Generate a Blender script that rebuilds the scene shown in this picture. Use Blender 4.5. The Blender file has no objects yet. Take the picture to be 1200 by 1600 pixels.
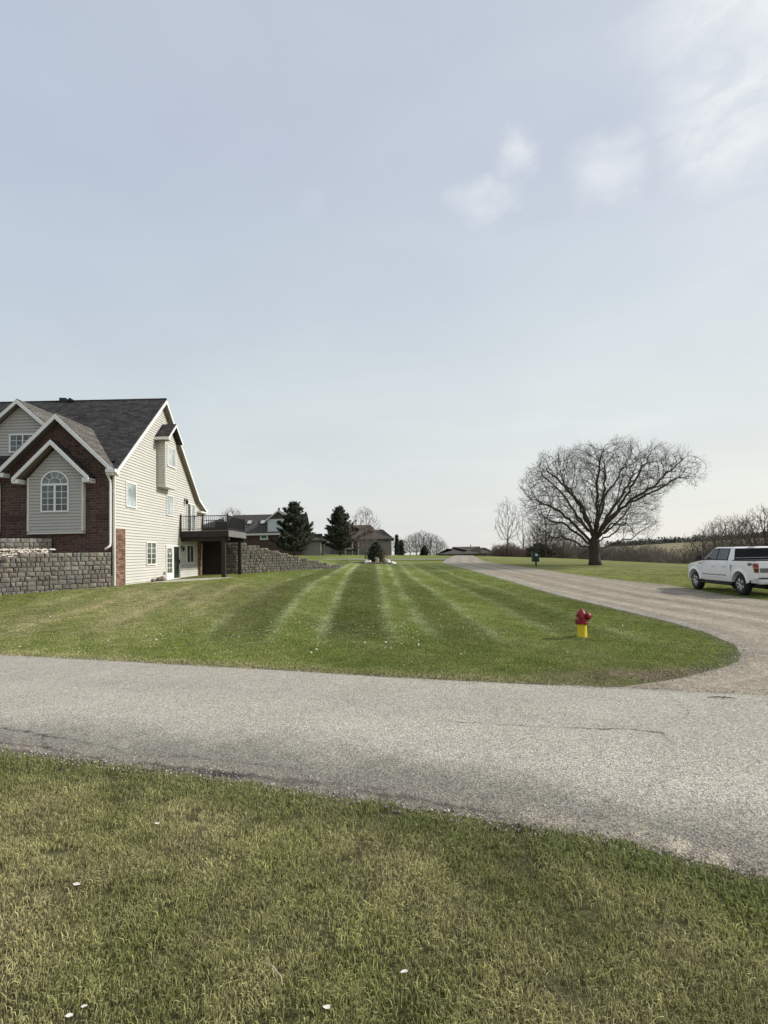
import bpy, bmesh, math, random
import numpy as np
from mathutils import Vector, kdtree, Matrix
random.seed(7); RNG=np.random.default_rng(7)
S=bpy.context.scene; C=S.collection; R=math.radians
# ------------------------------------------------------------------ helpers
def nt(name):
    m=bpy.data.materials.new(name); m.use_nodes=True
    t=m.node_tree; b=t.nodes['Principled BSDF']; return m,t,b
def N(t,typ,**kw):
    n=t.nodes.new(typ)
    for k,v in kw.items():
        if k.startswith('i_'): n.inputs[int(k[2:])].default_value=v
        elif k in n.inputs.keys() and not hasattr(n,k): n.inputs[k].default_value=v
        else: setattr(n,k,v)
    return n
def L(t,a,b): t.links.new(a,b)
def noise(t,scale,detail=4,rough=.55,vec=None,dist=0):
    n=t.nodes.new('ShaderNodeTexNoise'); n.inputs['Scale'].default_value=scale; n.inputs['Detail'].default_value=detail
    n.inputs['Roughness'].default_value=rough; n.inputs['Distortion'].default_value=dist
    if vec is not None: L(t,vec,n.inputs['Vector'])
    return n.outputs['Fac']
def ramp(t,fac,stops):
    n=t.nodes.new('ShaderNodeValToRGB'); e=n.color_ramp.elements
    while len(e)<len(stops): e.new(.5)
    for k,(p,c) in enumerate(stops):
        e[k].position=p; e[k].color=(c,c,c,1) if isinstance(c,(int,float)) else (*c,1)
    L(t,fac,n.inputs['Fac']); return n.outputs['Color']
def mix(t,fac,a,b,mode='MIX'):
    n=t.nodes.new('ShaderNodeMix'); n.data_type='RGBA'; n.blend_type=mode
    def put(s,v):
        if isinstance(v,bpy.types.NodeSocket): L(t,v,s)
        elif isinstance(v,(int,float)): s.default_value=v if s.type=='VALUE' else (v,v,v,1)
        else: s.default_value=(*v,1)
    put(n.inputs[0],fac); put(n.inputs[6],a); put(n.inputs[7],b); return n.outputs[2]
def math_(t,op,a,b=0,c=0):
    n=t.nodes.new('ShaderNodeMath'); n.operation=op
    for k,v in enumerate((a,b,c)):
        if isinstance(v,bpy.types.NodeSocket): L(t,v,n.inputs[k])
        else: n.inputs[k].default_value=v
    return n.outputs[0]
def bump(t,b,h,strength=.5,dist=.02):
    n=t.nodes.new('ShaderNodeBump'); n.inputs['Strength'].default_value=strength; n.inputs['Distance'].default_value=dist
    L(t,h,n.inputs['Height']); L(t,n.outputs[0],b.inputs['Normal'])
def objco(t,scale=None):
    c=t.nodes.new('ShaderNodeTexCoord').outputs['Object']
    if scale:
        m=t.nodes.new('ShaderNodeMapping'); m.inputs['Scale'].default_value=scale; L(t,c,m.inputs[0]); c=m.outputs[0]
    return c
def worldco(t,scale=None):
    c=t.nodes.new('ShaderNodeNewGeometry').outputs['Position']
    if scale:
        m=t.nodes.new('ShaderNodeMapping'); m.inputs['Scale'].default_value=scale; L(t,c,m.inputs[0]); c=m.outputs[0]
    return c
def M(name,col,rough=.6,var=.12,scale=6,metal=0,bmp=0,spec=.4,coat=0,stain=0):
    m,t,b=nt(name); w=worldco(t)
    f=noise(t,scale,5,.6,w)
    c=ramp(t,f,[(.3,[v*(1-var) for v in col]),(.7,[min(1,v*(1+var)) for v in col])])
    if stain:
        f2=noise(t,.9,6,.65,worldco(t,(1,1,.35))); c=mix(t,ramp(t,f2,[(.45,0.),(.75,stain)]),c,[v*.55 for v in col])
    L(t,c,b.inputs['Base Color']); b.inputs['Roughness'].default_value=rough; b.inputs['Metallic'].default_value=metal
    b.inputs['Specular IOR Level'].default_value=spec
    if coat: b.inputs['Coat Weight'].default_value=coat; b.inputs['Coat Roughness'].default_value=.05
    if bmp: bump(t,b,noise(t,scale*6,4,.6,w),bmp,.01)
    return m
def tag(o,label=None,cat=None,group=None,kind=None):
    if label: o['label']=label
    if cat: o['category']=cat
    if group: o['group']=group
    if kind: o['kind']=kind
    return o
def empty(name,loc,rz=0,label=None,cat=None,group=None):
    o=bpy.data.objects.new(name,None); C.objects.link(o); o.location=loc; o.rotation_euler=(0,0,rz); o.empty_display_size=.2
    return tag(o,label,cat,group)
def copy_tree(o,parent=None):
    c=o.copy(); C.objects.link(c)
    if parent is not None: c.parent=parent
    for ch in [x for x in S.objects if x.parent==o]: copy_tree(ch,c)
    return c
def obj(name,me,parent=None):
    o=bpy.data.objects.new(name,me); C.objects.link(o)
    if parent is not None: o.parent=parent
    return o
def wloc(p):
    v=Vector((0,0,0))
    while p is not None: v=v+p.location; p=p.parent
    return v
class MB:
    def __init__(s): s.v=[]; s.f=[]; s.m=[]; s.sm=[]
    def add(s,vs,fs,mi=0,smooth=False):
        k=len(s.v); s.v+= [tuple(p) for p in vs]; s.f+=[tuple(i+k for i in f) for f in fs]; s.m+=[mi]*len(fs); s.sm+=[smooth]*len(fs); return s
    def hexa(s,p,mi=0): return s.add(p,[(0,3,2,1),(4,5,6,7),(0,1,5,4),(1,2,6,5),(2,3,7,6),(3,0,4,7)],mi)
    def box(s,x0,x1,y0,y1,z0,z1,mi=0): return s.hexa([(x0,y0,z0),(x1,y0,z0),(x1,y1,z0),(x0,y1,z0),(x0,y0,z1),(x1,y0,z1),(x1,y1,z1),(x0,y1,z1)],mi)
    def prism(s,poly,d,mi=0):
        n=len(poly); q=[tuple(Vector(p)+Vector(d)) for p in poly]
        return s.add(list(poly)+q,[tuple(range(n))[::-1],tuple(range(n,2*n))]+[(i,(i+1)%n,n+(i+1)%n,n+i) for i in range(n)],mi)
    def tube(s,pts,rad,n=6,mi=0,cap=True):
        pts=[Vector(p) for p in pts]
        if not hasattr(rad,'__len__'): rad=[rad]*len(pts)
        k=len(s.v); a=None
        for i,p in enumerate(pts):
            d=(pts[min(i+1,len(pts)-1)]-pts[max(i-1,0)]).normalized()
            if a is None: a=d.orthogonal().normalized()
            else:
                a=a-d*a.dot(d)
                a=a.normalized() if a.length>1e-6 else d.orthogonal().normalized()
            b=d.cross(a)
            for j in range(n):
                t=2*math.pi*j/n; s.v.append(tuple(p+(a*math.cos(t)+b*math.sin(t))*rad[i]))
        for i in range(len(pts)-1):
            for j in range(n):
                s.f.append((k+i*n+j,k+i*n+(j+1)%n,k+(i+1)*n+(j+1)%n,k+(i+1)*n+j)); s.m.append(mi); s.sm.append(n>3)
        if cap and n>3:
            s.f.append(tuple(k+j for j in range(n))[::-1]); s.f.append(tuple(k+(len(pts)-1)*n+j for j in range(n))); s.m+=[mi]*2; s.sm+=[False]*2
        return s
    def lathe(s,prof,c=(0,0,0),n=24,ax='z',mi=0,cap=True):
        k=len(s.v)
        for r,h in prof:
            for j in range(n):
                t=2*math.pi*j/n; u,w=r*math.cos(t),r*math.sin(t)
                p={'z':(u,w,h),'x':(h,u,w),'y':(w,h,u)}[ax]
                s.v.append((p[0]+c[0],p[1]+c[1],p[2]+c[2]))
        for i in range(len(prof)-1):
            for j in range(n):
                s.f.append((k+i*n+j,k+i*n+(j+1)%n,k+(i+1)*n+(j+1)%n,k+(i+1)*n+j)); s.m.append(mi); s.sm.append(True)
        if cap: s.f.append(tuple(k+j for j in range(n))[::-1]); s.f.append(tuple(k+(len(prof)-1)*n+j for j in range(n))); s.m+=[mi]*2; s.sm+=[False]*2
        return s
    def each(s,name,mat,parent=None,**kw):
        # one object per loose piece of 8 corners
        for k in range(0,len(s.v),8):
            q=MB(); q.v=s.v[k:k+8]; q.f=[tuple(i-k for i in f) for f in s.f if k<=f[0]<k+8]; q.m=[0]*len(q.f); q.sm=[False]*len(q.f); q.build(name,mat,parent,**kw)
    def build(s,name,mat,parent=None,local=False,bevel=0,seg=2,smooth_all=False):
        off=Vector((0,0,0)) if (local or parent is None) else wloc(parent)
        me=bpy.data.meshes.new(name)
        me.from_pydata([(p[0]-off.x,p[1]-off.y,p[2]-off.z) for p in s.v],[],s.f)
        mats=mat if isinstance(mat,(list,tuple)) else [mat]
        for m in mats: me.materials.append(m)
        me.polygons.foreach_set('material_index',s.m); me.polygons.foreach_set('use_smooth',[True]*len(s.f) if smooth_all else s.sm)
        me.update()
        bm=bmesh.new(); bm.from_mesh(me)
        if len(s.f)<60000: bmesh.ops.recalc_face_normals(bm,faces=bm.faces)
        if bevel:
            bmesh.ops.remove_doubles(bm,verts=bm.verts,dist=1e-5)
            es=[e for e in bm.edges if len(e.link_faces)==2 and e.calc_face_angle(0)>.5]
            bmesh.ops.bevel(bm,geom=es,offset=bevel,segments=seg,affect='EDGES',profile=.6,clamp_overlap=True)
            if smooth_all or seg>1:
                for f in bm.faces: f.smooth=True
        bm.to_mesh(me); bm.free()
        if bevel and seg>1:
            try: me.set_sharp_from_angle(angle=R(35))
            except Exception: pass
        return obj(name,me,parent)
def npmesh(name,v,f,mat,col=None,parent=None,smooth=False):
    me=bpy.data.meshes.new(name); v=np.asarray(v,np.float32); f=np.asarray(f,np.int32)
    me.vertices.add(len(v)); me.vertices.foreach_set('co',v.ravel())
    k=f.shape[1]; me.loops.add(f.size); me.polygons.add(len(f))
    me.loops.foreach_set('vertex_index',f.ravel()); me.polygons.foreach_set('loop_start',np.arange(0,f.size,k,dtype=np.int32))
    me.polygons.foreach_set('use_smooth',np.full(len(f),smooth))
    if col is not None:
        a=me.attributes.new('col','FLOAT_COLOR','POINT'); c=np.ones((len(v),4),np.float32); c[:,:col.shape[1]]=col; a.data.foreach_set('color',c.ravel())
    me.update(calc_edges=True); me.validate(); me.materials.append(mat)
    return obj(name,me,parent)
TX=np.array([-60,-30,-18,-13,-6,0,8,15,22,30,40,80],float)
TY=np.array([-30,6,12,18,22,26,34,40,50,60,75,90,110,130,170],float)
TZ=np.array([
[0,0,0,0,0,0,0,0,0,0,0,0],
[0,0,0,0,0,0,0,0,0,0,0,0],
[0,0,0,0,0,0,0,0,0,0,0,0],
[.3,.3,.32,.34,.16,.08,.02,0,0,0,0,-.1],
[.5,.5,.54,.58,.32,.18,.05,0,0,0,0,-.2],
[.7,.7,.72,.72,.46,.30,.08,.0,0,0,0,-.3],
[.8,.8,.8,.70,.66,.46,.18,.06,.05,.05,0,-.5],
[1.,1.,.9,.74,.84,.62,.32,.18,.14,.1,0,-.9],
[1.6,1.6,1.4,1.2,1.2,.92,.62,.48,.42,.3,.0,-1.8],
[2.,2.,1.8,1.6,1.45,1.18,.92,.8,.66,.45,-.4,-3.4],
[2.4,2.4,2.3,2.2,1.9,1.6,1.4,1.25,1.1,.72,-1.4,-6],
[2.5,2.5,2.4,2.3,2.05,1.8,1.62,1.5,1.2,.1,-3.2,-8],
[2.4,2.4,2.4,2.3,2.1,1.9,1.6,1.2,.5,-1.6,-5,-10],
[2.2,2.2,2.2,2.2,2.0,1.8,1.3,.5,-.5,-3.,-7,-11.5],
[1.5,1.5,1.5,1.5,1.4,1.2,.4,-.8,-2.2,-5,-9,-12.5]])
def _bil(x,y):
    x=np.clip(x,TX[0],TX[-1]); y=np.clip(y,TY[0],TY[-1])
    i=np.clip(np.searchsorted(TX,x,side='right')-1,0,len(TX)-2); j=np.clip(np.searchsorted(TY,y,side='right')-1,0,len(TY)-2)
    fx=(x-TX[i])/(TX[i+1]-TX[i]); fy=(y-TY[j])/(TY[j+1]-TY[j])
    return (TZ[j,i]*(1-fx)+TZ[j,i+1]*fx)*(1-fy)+(TZ[j+1,i]*(1-fx)+TZ[j+1,i+1]*fx)*fy
def sst(a,b,x):
    t=np.clip((x-a)/(b-a),0,1); return t*t*(3-2*t)
def terrain(x,y):
    x=np.asarray(x,float); y=np.asarray(y,float)
    d=np.clip(y*.07,.5,8.0); z=0
    for ox,oy,w in ((0,0,.2),(1,0,.1),(-1,0,.1),(0,1,.1),(0,-1,.1),(.7,.7,.1),(-.7,.7,.1),(.7,-.7,.1),(-.7,-.7,.1)):
        z=z+w*_bil(x+ox*d*1.3,y+oy*d)
    far=sst(170,320,y); t=x/np.maximum(y,1)
    zl=-1.0*np.ones_like(z)
    zr=-6+sst(260,640,y)*(12+22*np.clip(t-.4,0,.5))-sst(700,1100,y)*8
    w=sst(.2,.42,t)
    zf=zl*(1-w)+zr*w + .8*np.sin(x*.013+1)*np.sin(y*.011)*sst(200,400,y)*w
    return z*(1-far)+zf*far
CLOUDS=[((0.1621, 0.8211, 0.5473), 0.065, 0.8, (1, 0.5)), ((0.2111, 0.7802, 0.5889), 0.045, 0.6, (0.8, 0.8)), ((0.3423, 0.7627, 0.5487), 0.075, 0.8, (0.9, 0.8)), ((0.4669, 0.6793, 0.5662), 0.15, 1.0, (0.8, 0.7)), ((0.4347, 0.7106, 0.5532), 0.07, 0.8, (1, 0.7)), ((0.5242, 0.7158, 0.4614), 0.18, 0.3, (1, 1)), ((0.4358, 0.6248, 0.6479), 0.12, 0.95, (1.2, 0.6)), ((-0.1041, 0.8286, 0.55), 0.04, 0.1, (0.8, 0.7))]
PETALS=[(0.049, 2.522, 0.02, 'cream petal standing upright in the foreground grass'), (-1.822, 3.233, 0.026, 'crumpled white petal on the left of the foreground grass'), (-1.305, 2.371, 0.016, 'small upright white petal near the bottom left of the grass'), (-1.34, 2.324, 0.018, 'flat white petal lowest at the bottom left of the grass'), (-1.657, 3.946, 0.02, 'pinkish white petal lying in grass below the left road edge'), (-0.279, 2.338, 0.02, 'thin upright white petal near the bottom centre of the grass'), (-10.115, 16.564, 0.085, 'biggest white scrap on the lawn before the block wall')]
SUNE=4.1
SKYS=1.04
# ------------------------------------------------------------------ layout of road and drive (metres, camera at the origin)
NEAR=np.array([(-40,17.0),(-20,10.6),(-10,7.35),(-3.85,5.48),(-1.72,4.82),(-.05,4.18),(1.22,3.66),(2.13,3.17),(3.3,2.35),(5,.8),(8,-2.5),(12,-7)],float)
FAR =np.array([(-38,22.4),(-18,15.0),(-8.04,11.41),(-3.48,9.81),(-1.7,9.2),(-.05,8.56),(2.64,7.7),(4.83,7.0),(8,5.9),(13,4.2),(20,1.7),(32,-3)],float)
DL=np.array([(-4,40),(0,27),(3,16.4),(7.2,4.3),(7.59,3.04),(8.06,4.17),(8.85,5.41),(9.62,6.11),(10.68,6.68),(12.17,7.05),(14.2,7.25),(17.7,7.2),(22.4,7.05),(31.7,7.3),(38.8,7.2),(48,6.75),(54,6.3),(58.3,6.05),(63.5,6.9),(78,9.5),(94,12.2)])
DR=np.array([(-4,60),(0,42),(3,30),(6,21),(9,16.5),(12,14.6),(19.3,13.5),(22.3,13.7),(27.7,14.7),(31.9,14.2),(38.8,13.6),(47.5,13.2),(53.2,11.9),(60.3,11.3),(69.6,12.1),(84.2,13.8),(94,15.6)])
def dl(y): return np.interp(y,DL[:,0],DL[:,1])
def dr(y): return np.interp(y,DR[:,0],DR[:,1])
def wob(a,b,s=1.0):  # cheap smooth noise, -1..1
    return (np.sin(a*1.7*s+b*.9*s+1.3)+np.sin(a*3.1*s-b*2.3*s+.4)*.7+np.sin(a*5.3*s+b*4.7*s+2.2)*.5+np.sin(-a*9.7*s+b*8.1*s+5.)*.35)/2.55
def nearY(x): return np.interp(x,NEAR[:,0],NEAR[:,1])
def farY(x): return np.interp(x,FAR[:,0],FAR[:,1])
def in_road(x,y,m=0): return (y>nearY(x)-m)&(y<farY(x)+m)
def in_drive(x,y,m=0): return (y>-3)&(y<92)&(x>dl(y)-m)&(x<dr(y)+m)&(y>farY(x)-.5)
def in_side(x,y,m=0): return (x>-7)&(x<7.5)&(np.abs(y-(64+.35*x))<1.3+m)
STR=[[(12.5,-2.69),(18.8,-3.35),(29.7,-3.9),(42.6,-3.6),(60,-3.2)],[(12.4,-1.5),(18.7,-1.81),(38.8,-2.57),(60,-2.4)],[(12.2,.12),(18.6,-.06),(43.3,-.57),(60,-.9)],[(11.3,1.13),(16.8,.92),(36,.57),(60,.3)],[(11.9,2.45),(20.4,2.33),(36.3,1.64),(60,1.3)],[(12,3.9),(22,3.9),(40,3.0),(60,2.4)],[(12,5.3),(22,5.4),(40,4.7),(60,4.)],[(12,-4.2),(18.8,-5.1),(29,-5.6),(42.6,-5.),(60,-4.4)]]
def lawn(x,y,blades=False):
    """base colour of the turf (n,3), linear"""
    x=np.asarray(x,float); y=np.asarray(y,float)
    n1=wob(x*.35,y*.35); n2=wob(x+3,y*.8+7,1.3); n3=wob(x*3.1+1,y*3.3,1.1); n4=wob(x*.12+4,y*.1)
    g=np.stack([.150+.0*x,.184+.0*x,.044+.0*x],-1)
    dry=np.array([.385,.335,.20]); d=np.clip(.08+.12*n2+.10*n3+.05*n1,0,1)
    fg=sst(6.8,4.5,y+.36*x)
    d=d+fg*np.clip(.36+.26*n1+.20*n3,0,1)*.95
    # dry, sun-bleached streaks in front of the house
    w=np.exp(-((x+8.8)/3.8)**2-((y-22)/7.)**2)*(.35+.95*np.clip(wob((x+y*.10)*1.6,y*.12,1.2),0,1)); d=d+w*1.05
    w=np.exp(-((x+11)/6.)**2-((y-15.5)/2.6)**2)*np.clip(.4+.5*n2,0,1); d=d+w*.35
    d=d+.30*np.exp(-((y-farY(x)-.2)/.35)**2)*(y>farY(x)-1)
    c=g*(1-np.clip(d,0,.85)[...,None])+dry*np.clip(d,0,.85)[...,None]
    k=1+.10*n1+.07*n3+.10*n4
    z=sst(11.2,13.5,y+.35*x*.6)*sst(62,46,y)
    band=0*x; prev=None
    lines=[np.interp(y,[p[0] for p in s],[p[1] for p in s]) for s in STR]
    order=[lines[7],lines[0],lines[1],lines[2],lines[3],lines[4],lines[5],lines[6]]
    sg=[-1,.5,-1.2,.35,-.6,.5,-.6]
    for a,b,q in zip(order[:-1],order[1:],sg): band=band+q*sst(-.1,.1,x-a)*sst(.1,-.1,x-b)
    k=k*(1+.28*band*z)
    wd=.10+.0026*y
    for li,amp in zip(order,(.45,.95,1.0,.8,.75,.7,.55,.5)):
        e=np.exp(-((x-li+.05*np.sin(y*.9))/wd)**2)*z*amp*(.75+.35*n2)
        c=c*(1-np.minimum(e,.9)[...,None]*.9)+np.array([.37,.405,.22])*np.minimum(e,.9)[...,None]*.9
    # side lawns: fine cross stripes along the drive
    k=k*(1+.05*np.sin(x*2.1+y*.15)*sst(12,16,y)*(x<7))
    k=k*(1+.07*np.sin(y*1.05+x*.5)*(x>13)*sst(22,28,y))
    c=c*k[...,None]
    rr=(sst(12.,15,x)*sst(24,30,y)*.30)[...,None]; c=c*(1-rr)+np.array([.26,.235,.11])*rr
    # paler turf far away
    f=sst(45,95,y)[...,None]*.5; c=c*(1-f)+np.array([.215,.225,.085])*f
    # soil beside the pavement edges
    so=np.exp(-(np.maximum(0,np.abs(y-farY(x))-.02)/.10)**2)*.7+sst(.28,.0,np.abs(x-dl(y)))*(y>8.5)*(y<60)*.25
    so=so+np.exp(-((x-4.1)/1.5)**2-((y-8.35)/.42)**2)*(.9+.5*n3)
    so=so+sst(.55,.0,nearY(x)-y)*(y<nearY(x))*(.55+.4*n3)*(y>0)
    so=np.clip(so,0,1)[...,None]; c=c*(1-so)+np.array([.24,.195,.14])*so
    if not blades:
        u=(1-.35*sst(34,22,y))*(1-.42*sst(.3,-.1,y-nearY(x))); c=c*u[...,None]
    # pasture and woods on the far hills
    h=sst(110,180,y)[...,None]*sst(.2,.38,x/np.maximum(y,1))[...,None]
    pn=wob(x*.02,y*.012)[...,None]; past=np.array([.235,.20,.13])*(1+.22*pn)+np.array([.0,.02,-.02])*np.clip(-pn,0,1)
    c=c*(1-h)+past*h
    return c
# ------------------------------------------------------------------ ground
def ground_mat():
    m,t,b=nt('turf'); a=N(t,'ShaderNodeAttribute',attribute_name='col'); w=worldco(t)
    n=noise(t,26,6,.7,w); n2=noise(t,3.1,5,.6,w); n3=noise(t,.5,5,.6,w)
    c=mix(t,1,a.outputs['Color'],ramp(t,n,[(.28,.35),(.72,1.55)]),'MULTIPLY')
    c=mix(t,1,c,ramp(t,n2,[(.3,.82),(.7,1.18)]),'MULTIPLY')
    c=mix(t,1,c,ramp(t,n3,[(.3,(.88,.9,.85)),(.7,(1.1,1.08,1.1))]),'MULTIPLY')
    L(t,c,b.inputs['Base Color']); b.inputs['Roughness'].default_value=.95; b.inputs['Specular IOR Level'].default_value=.08
    bump(t,b,noise(t,34,5,.75,w),.8,.04); return m
def axis(spec):
    out=[]
    for a,b,st in spec: out+=list(np.arange(a,b,st))
    return np.array(out+[spec[-1][1]])
gx=np.concatenate([-np.geomspace(3000,62,40),axis([(-60,-24,1.5),(-24,-14,.4),(-14,10,.13),(10,18,.2),(18,40,.8),(40,90,3)]),np.geomspace(92,3000,60)])
gy=axis([(-60,-6,6),(-6,2,1),(2,6,.3),(6,20,.13),(20,34,.28),(34,64,.6),(64,130,1.5),(130,400,7),(400,1200,18),(1200,3600,200)])
GX,GY=np.meshgrid(gx,gy); GZ=terrain(GX,GY)
GZ=GZ-.012*((in_drive(GX,GY,-.35)|in_side(GX,GY,-.3))*1.0)*(1+GY*.05)
GZ=np.where(in_road(GX,GY,-.3),GZ-.02,GZ)
nyy,nxx=GX.shape; idx=np.arange(nyy*nxx).reshape(nyy,nxx)
F=np.stack([idx[:-1,:-1],idx[:-1,1:],idx[1:,1:],idx[1:,:-1]],-1).reshape(-1,4)
TURF=ground_mat()
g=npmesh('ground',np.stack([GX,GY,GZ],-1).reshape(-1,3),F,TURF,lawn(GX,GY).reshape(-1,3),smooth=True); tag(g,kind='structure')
def stone_mat(name,kind):
    m,t,b=nt(name); a=N(t,'ShaderNodeAttribute',attribute_name='col'); w=worldco(t)
    s1,s2=(95,40) if kind=='road' else (60,22)
    vo=N(t,'ShaderNodeTexVoronoi'); vo.inputs['Scale'].default_value=s1; L(t,w,vo.inputs['Vector'])
    sep=N(t,'ShaderNodeSeparateColor'); L(t,vo.outputs['Color'],sep.inputs[0])
    n=noise(t,s2,5,.7,w); n3=noise(t,1.1,6,.65,w); n4=noise(t,6,5,.65,w)
    lo,hi=(.50,1.42) if kind=='road' else (.55,1.42)
    c=mix(t,1,a.outputs['Color'],ramp(t,sep.outputs[0],[(0,lo),(1,hi)]),'MULTIPLY')
    c=mix(t,1,c,ramp(t,n,[(.3,.60),(.7,1.34)]),'MULTIPLY')
    c=mix(t,1,c,ramp(t,n3,[(.3,(.93,.925,.91)),(.7,(1.06,1.06,1.06))] if kind=='road' else [(.3,(.82,.79,.76)),(.7,(1.14,1.14,1.13))]),'MULTIPLY')
    c=mix(t,1,c,ramp(t,n4,[(.3,.93),(.7,1.06)]) if kind=='road' else ramp(t,n4,[(.3,.78),(.7,1.18)]),'MULTIPLY')
    L(t,c,b.inputs['Base Color']); b.inputs['Roughness'].default_value=.9; b.inputs['Specular IOR Level'].default_value=.2
    h=math_(t,'ADD',vo.outputs['Distance'],n); bump(t,b,h,.55,.012); return m
ROAD=stone_mat('worn_asphalt','road'); GRAV=stone_mat('gravel','gravel')
def resample(P,n):
    d=np.r_[0,np.cumsum(np.hypot(*np.diff(P,axis=0).T))]; s=np.linspace(0,d[-1],n); return np.stack([np.interp(s,d,P[:,0]),np.interp(s,d,P[:,1])],-1)
def segdist(x,y,P):
    best=np.full(x.shape,9.)
    for (x0,y0),(x1,y1) in zip(P[:-1],P[1:]):
        dx,dy=x1-x0,y1-y0; t=np.clip(((x-x0)*dx+(y-y0)*dy)/(dx*dx+dy*dy),0,1); best=np.minimum(best,np.hypot(x-x0-t*dx,y-y0-t*dy))
    return best
CRACKS=[([(1.48, 5.97), (1.8, 5.91), (2.19, 5.84), (2.57, 5.79), (2.81, 5.67)], 0.016, 0.6), ([(0.67, 6.19), (1.09, 6.11), (1.48, 5.97)], 0.012, 0.35), ([(2.81, 5.67), (2.74, 5.34), (2.55, 4.94), (2.38, 4.72), (2.2, 4.52), (2.01, 4.32), (1.79, 4.01)], 0.01, 0.26), ([(-4.44, 6.31), (-4.16, 6.22), (-3.84, 6.05), (-3.37, 5.86), (-3.01, 5.68), (-2.78, 5.56)], 0.016, 0.8), ([(-4.1, 5.82), (-3.74, 5.69), (-3.51, 5.64), (-3.68, 5.88), (-3.76, 6.05)], 0.013, 0.7), ([(-3.51, 5.64), (-3.13, 5.44), (-2.82, 5.32), (-2.45, 5.2), (-2.03, 5.05), (-1.58, 4.93), (-1.03, 4.75), (-0.47, 4.59), (-0.05, 4.47)], 0.02, 0.75), ([(-2.78, 5.56), (-2.55, 5.4), (-2.3, 5.34), (-1.88, 5.28), (-1.34, 5.09), (-0.78, 4.91)], 0.01, 0.4), ([(-1.76, 4.94), (-1.03, 4.72), (-0.46, 4.51), (0.15, 4.3)], 0.028, 0.6), ([(-0.05, 4.36), (0.43, 4.16), (0.87, 3.98)], 0.03, 0.4), ([(-3.96, 5.63), (-3.46, 5.46), (-2.91, 5.26), (-2.54, 5.14)], 0.02, 0.6), ([(3.6, 6.98), (3.45, 6.35), (3.23, 6.01)], 0.007, 0.3)]
nu=150
xs=np.concatenate([np.arange(-38,-9,.3),np.arange(-9,6,.03),np.arange(6,30,.3)])
U=np.linspace(0,1,nu)
RX=np.repeat(xs[None],nu,0); y0=nearY(xs); y1=farY(xs)
e0=.07*wob(xs*1.3,xs*0,1.)+.045*wob(xs*6,xs*0+3,1.); e1=.035*wob(xs*1.9,xs*0+9,1.)+.02*wob(xs*8,xs*0+1,1.)
RY=(y0+e0)[None]*(1-U[:,None])+(y1+e1)[None]*U[:,None]
dn=(RY-y0[None]); df=(y1[None]-RY)
rc=np.ones(RX.shape+(3,))*np.array([.425,.398,.335])
k=1+.05*wob(RX*.25,RY*1.3)-.05*np.exp(-((dn-2.9)/.25)**2)+.04*np.exp(-((dn-2.0)/.4)**2)
old=sst(1.45,.35,dn+.28*wob(RX*.7,RY*.9)+.16*wob(RX*4,RY*5)+.10*wob(RX*13,RY*13))   # ravelled dark edge
k=k*(1-.46*old); rc=rc*k[...,None]
gv=sst(.42,.08,dn+.10*wob(RX*2.2,RY*2)+.05*wob(RX*9,RY*9))[...,None]*(RX<40)[...,None]   # loose gravel washed over the edge
rc=rc*(1-gv)+np.array([.27,.235,.19])*gv
ap=(np.exp(-((RX-2.0)/.9)**2)*sst(.65,.2,dn)*(wob(RX*7,RY*7)>.25))[...,None]; rc=rc*(1-ap*.7)+np.array([.47,.41,.31])*ap*.7
ed=sst(.16,.0,df)[...,None]*.5; rc=rc*(1-ed)+np.array([.24,.21,.17])*ed
du=(sst(3.5,6,RX)*sst(1.2,.1,df+.25*wob(RX*1.5,RY)))[...,None]*.55; rc=rc*(1-du)+np.array([.36,.325,.27])*du
wx=RX+.030*wob(RX*9,RY*9,1.3)+.014*wob(RX*31,RY*33); wy=RY+.030*wob(RX*8+4,RY*9,1.2)+.014*wob(RX*29+2,RY*31)
for P,wd,am in CRACKS:
    d=segdist(wx,wy,P); c_=np.exp(-(d/(wd*1.25))**2)*min(1,am*1.9)*np.clip(.7+.7*wob(RX*2.3,RY*2.9),0,1); rc=rc*(1-c_[...,None])+np.array([.055,.05,.045])*c_[...,None]
RZ=terrain(RX,RY)-.014+.030*sst(.0,.16,dn)*np.maximum(sst(-.01,.06,df),(RX>2.4)*1.)
idx=np.arange(RX.size).reshape(RX.shape); F=np.stack([idx[:-1,:-1],idx[:-1,1:],idx[1:,1:],idx[1:,:-1]],-1).reshape(-1,4)
tag(npmesh('road',np.stack([RX,RY,RZ],-1).reshape(-1,3),F,ROAD,rc.reshape(-1,3),smooth=True),kind='structure')
# gravel drive
ys=axis([(-3,6,.3),(6,26,.1),(26,60,.25),(60,93,.6)]); nu=90; U=np.linspace(0,1,nu)
l=dl(ys); r=dr(ys)
el=.20*wob(ys*2.4,ys*0+7)*sst(15,11,ys)+.10*wob(ys*.9,ys*0)+.05*wob(ys*5,ys*0+2); er=.16*wob(ys*.7,ys*0+5)+.07*wob(ys*4,ys*0)
XX=(l+el)[:,None]*(1-U[None])+(r+er)[:,None]*U[None]; YY=np.repeat(ys[:,None],nu,1)
w=(r-l)[:,None]; q=(XX-l[:,None])
gc=np.ones(XX.shape+(3,))*np.array([.325,.284,.222])
fm=sst(8,14,YY)
tr=0
for c0,wd in ((1.0,.35),(2.5,.4),(3.9,.4),(5.3,.35)):
    cc=c0+.18*np.sin(YY*.11+c0); tr=tr+np.exp(-((q-cc)/wd)**2)
lon=wob(q*2.6,YY*.16)+.5*wob(q*6.,YY*.35+3)
k=1+.26*tr*fm-.16*fm+.15*lon-.08*np.exp(-((q-3.2)/.4)**2)*fm
mud=sst(.35,.8,wob(q*.9+2,YY*.22+1)*.6+.35*wob(q*4,YY*1.6))*np.exp(-((YY-19)/6)**2)
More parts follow.
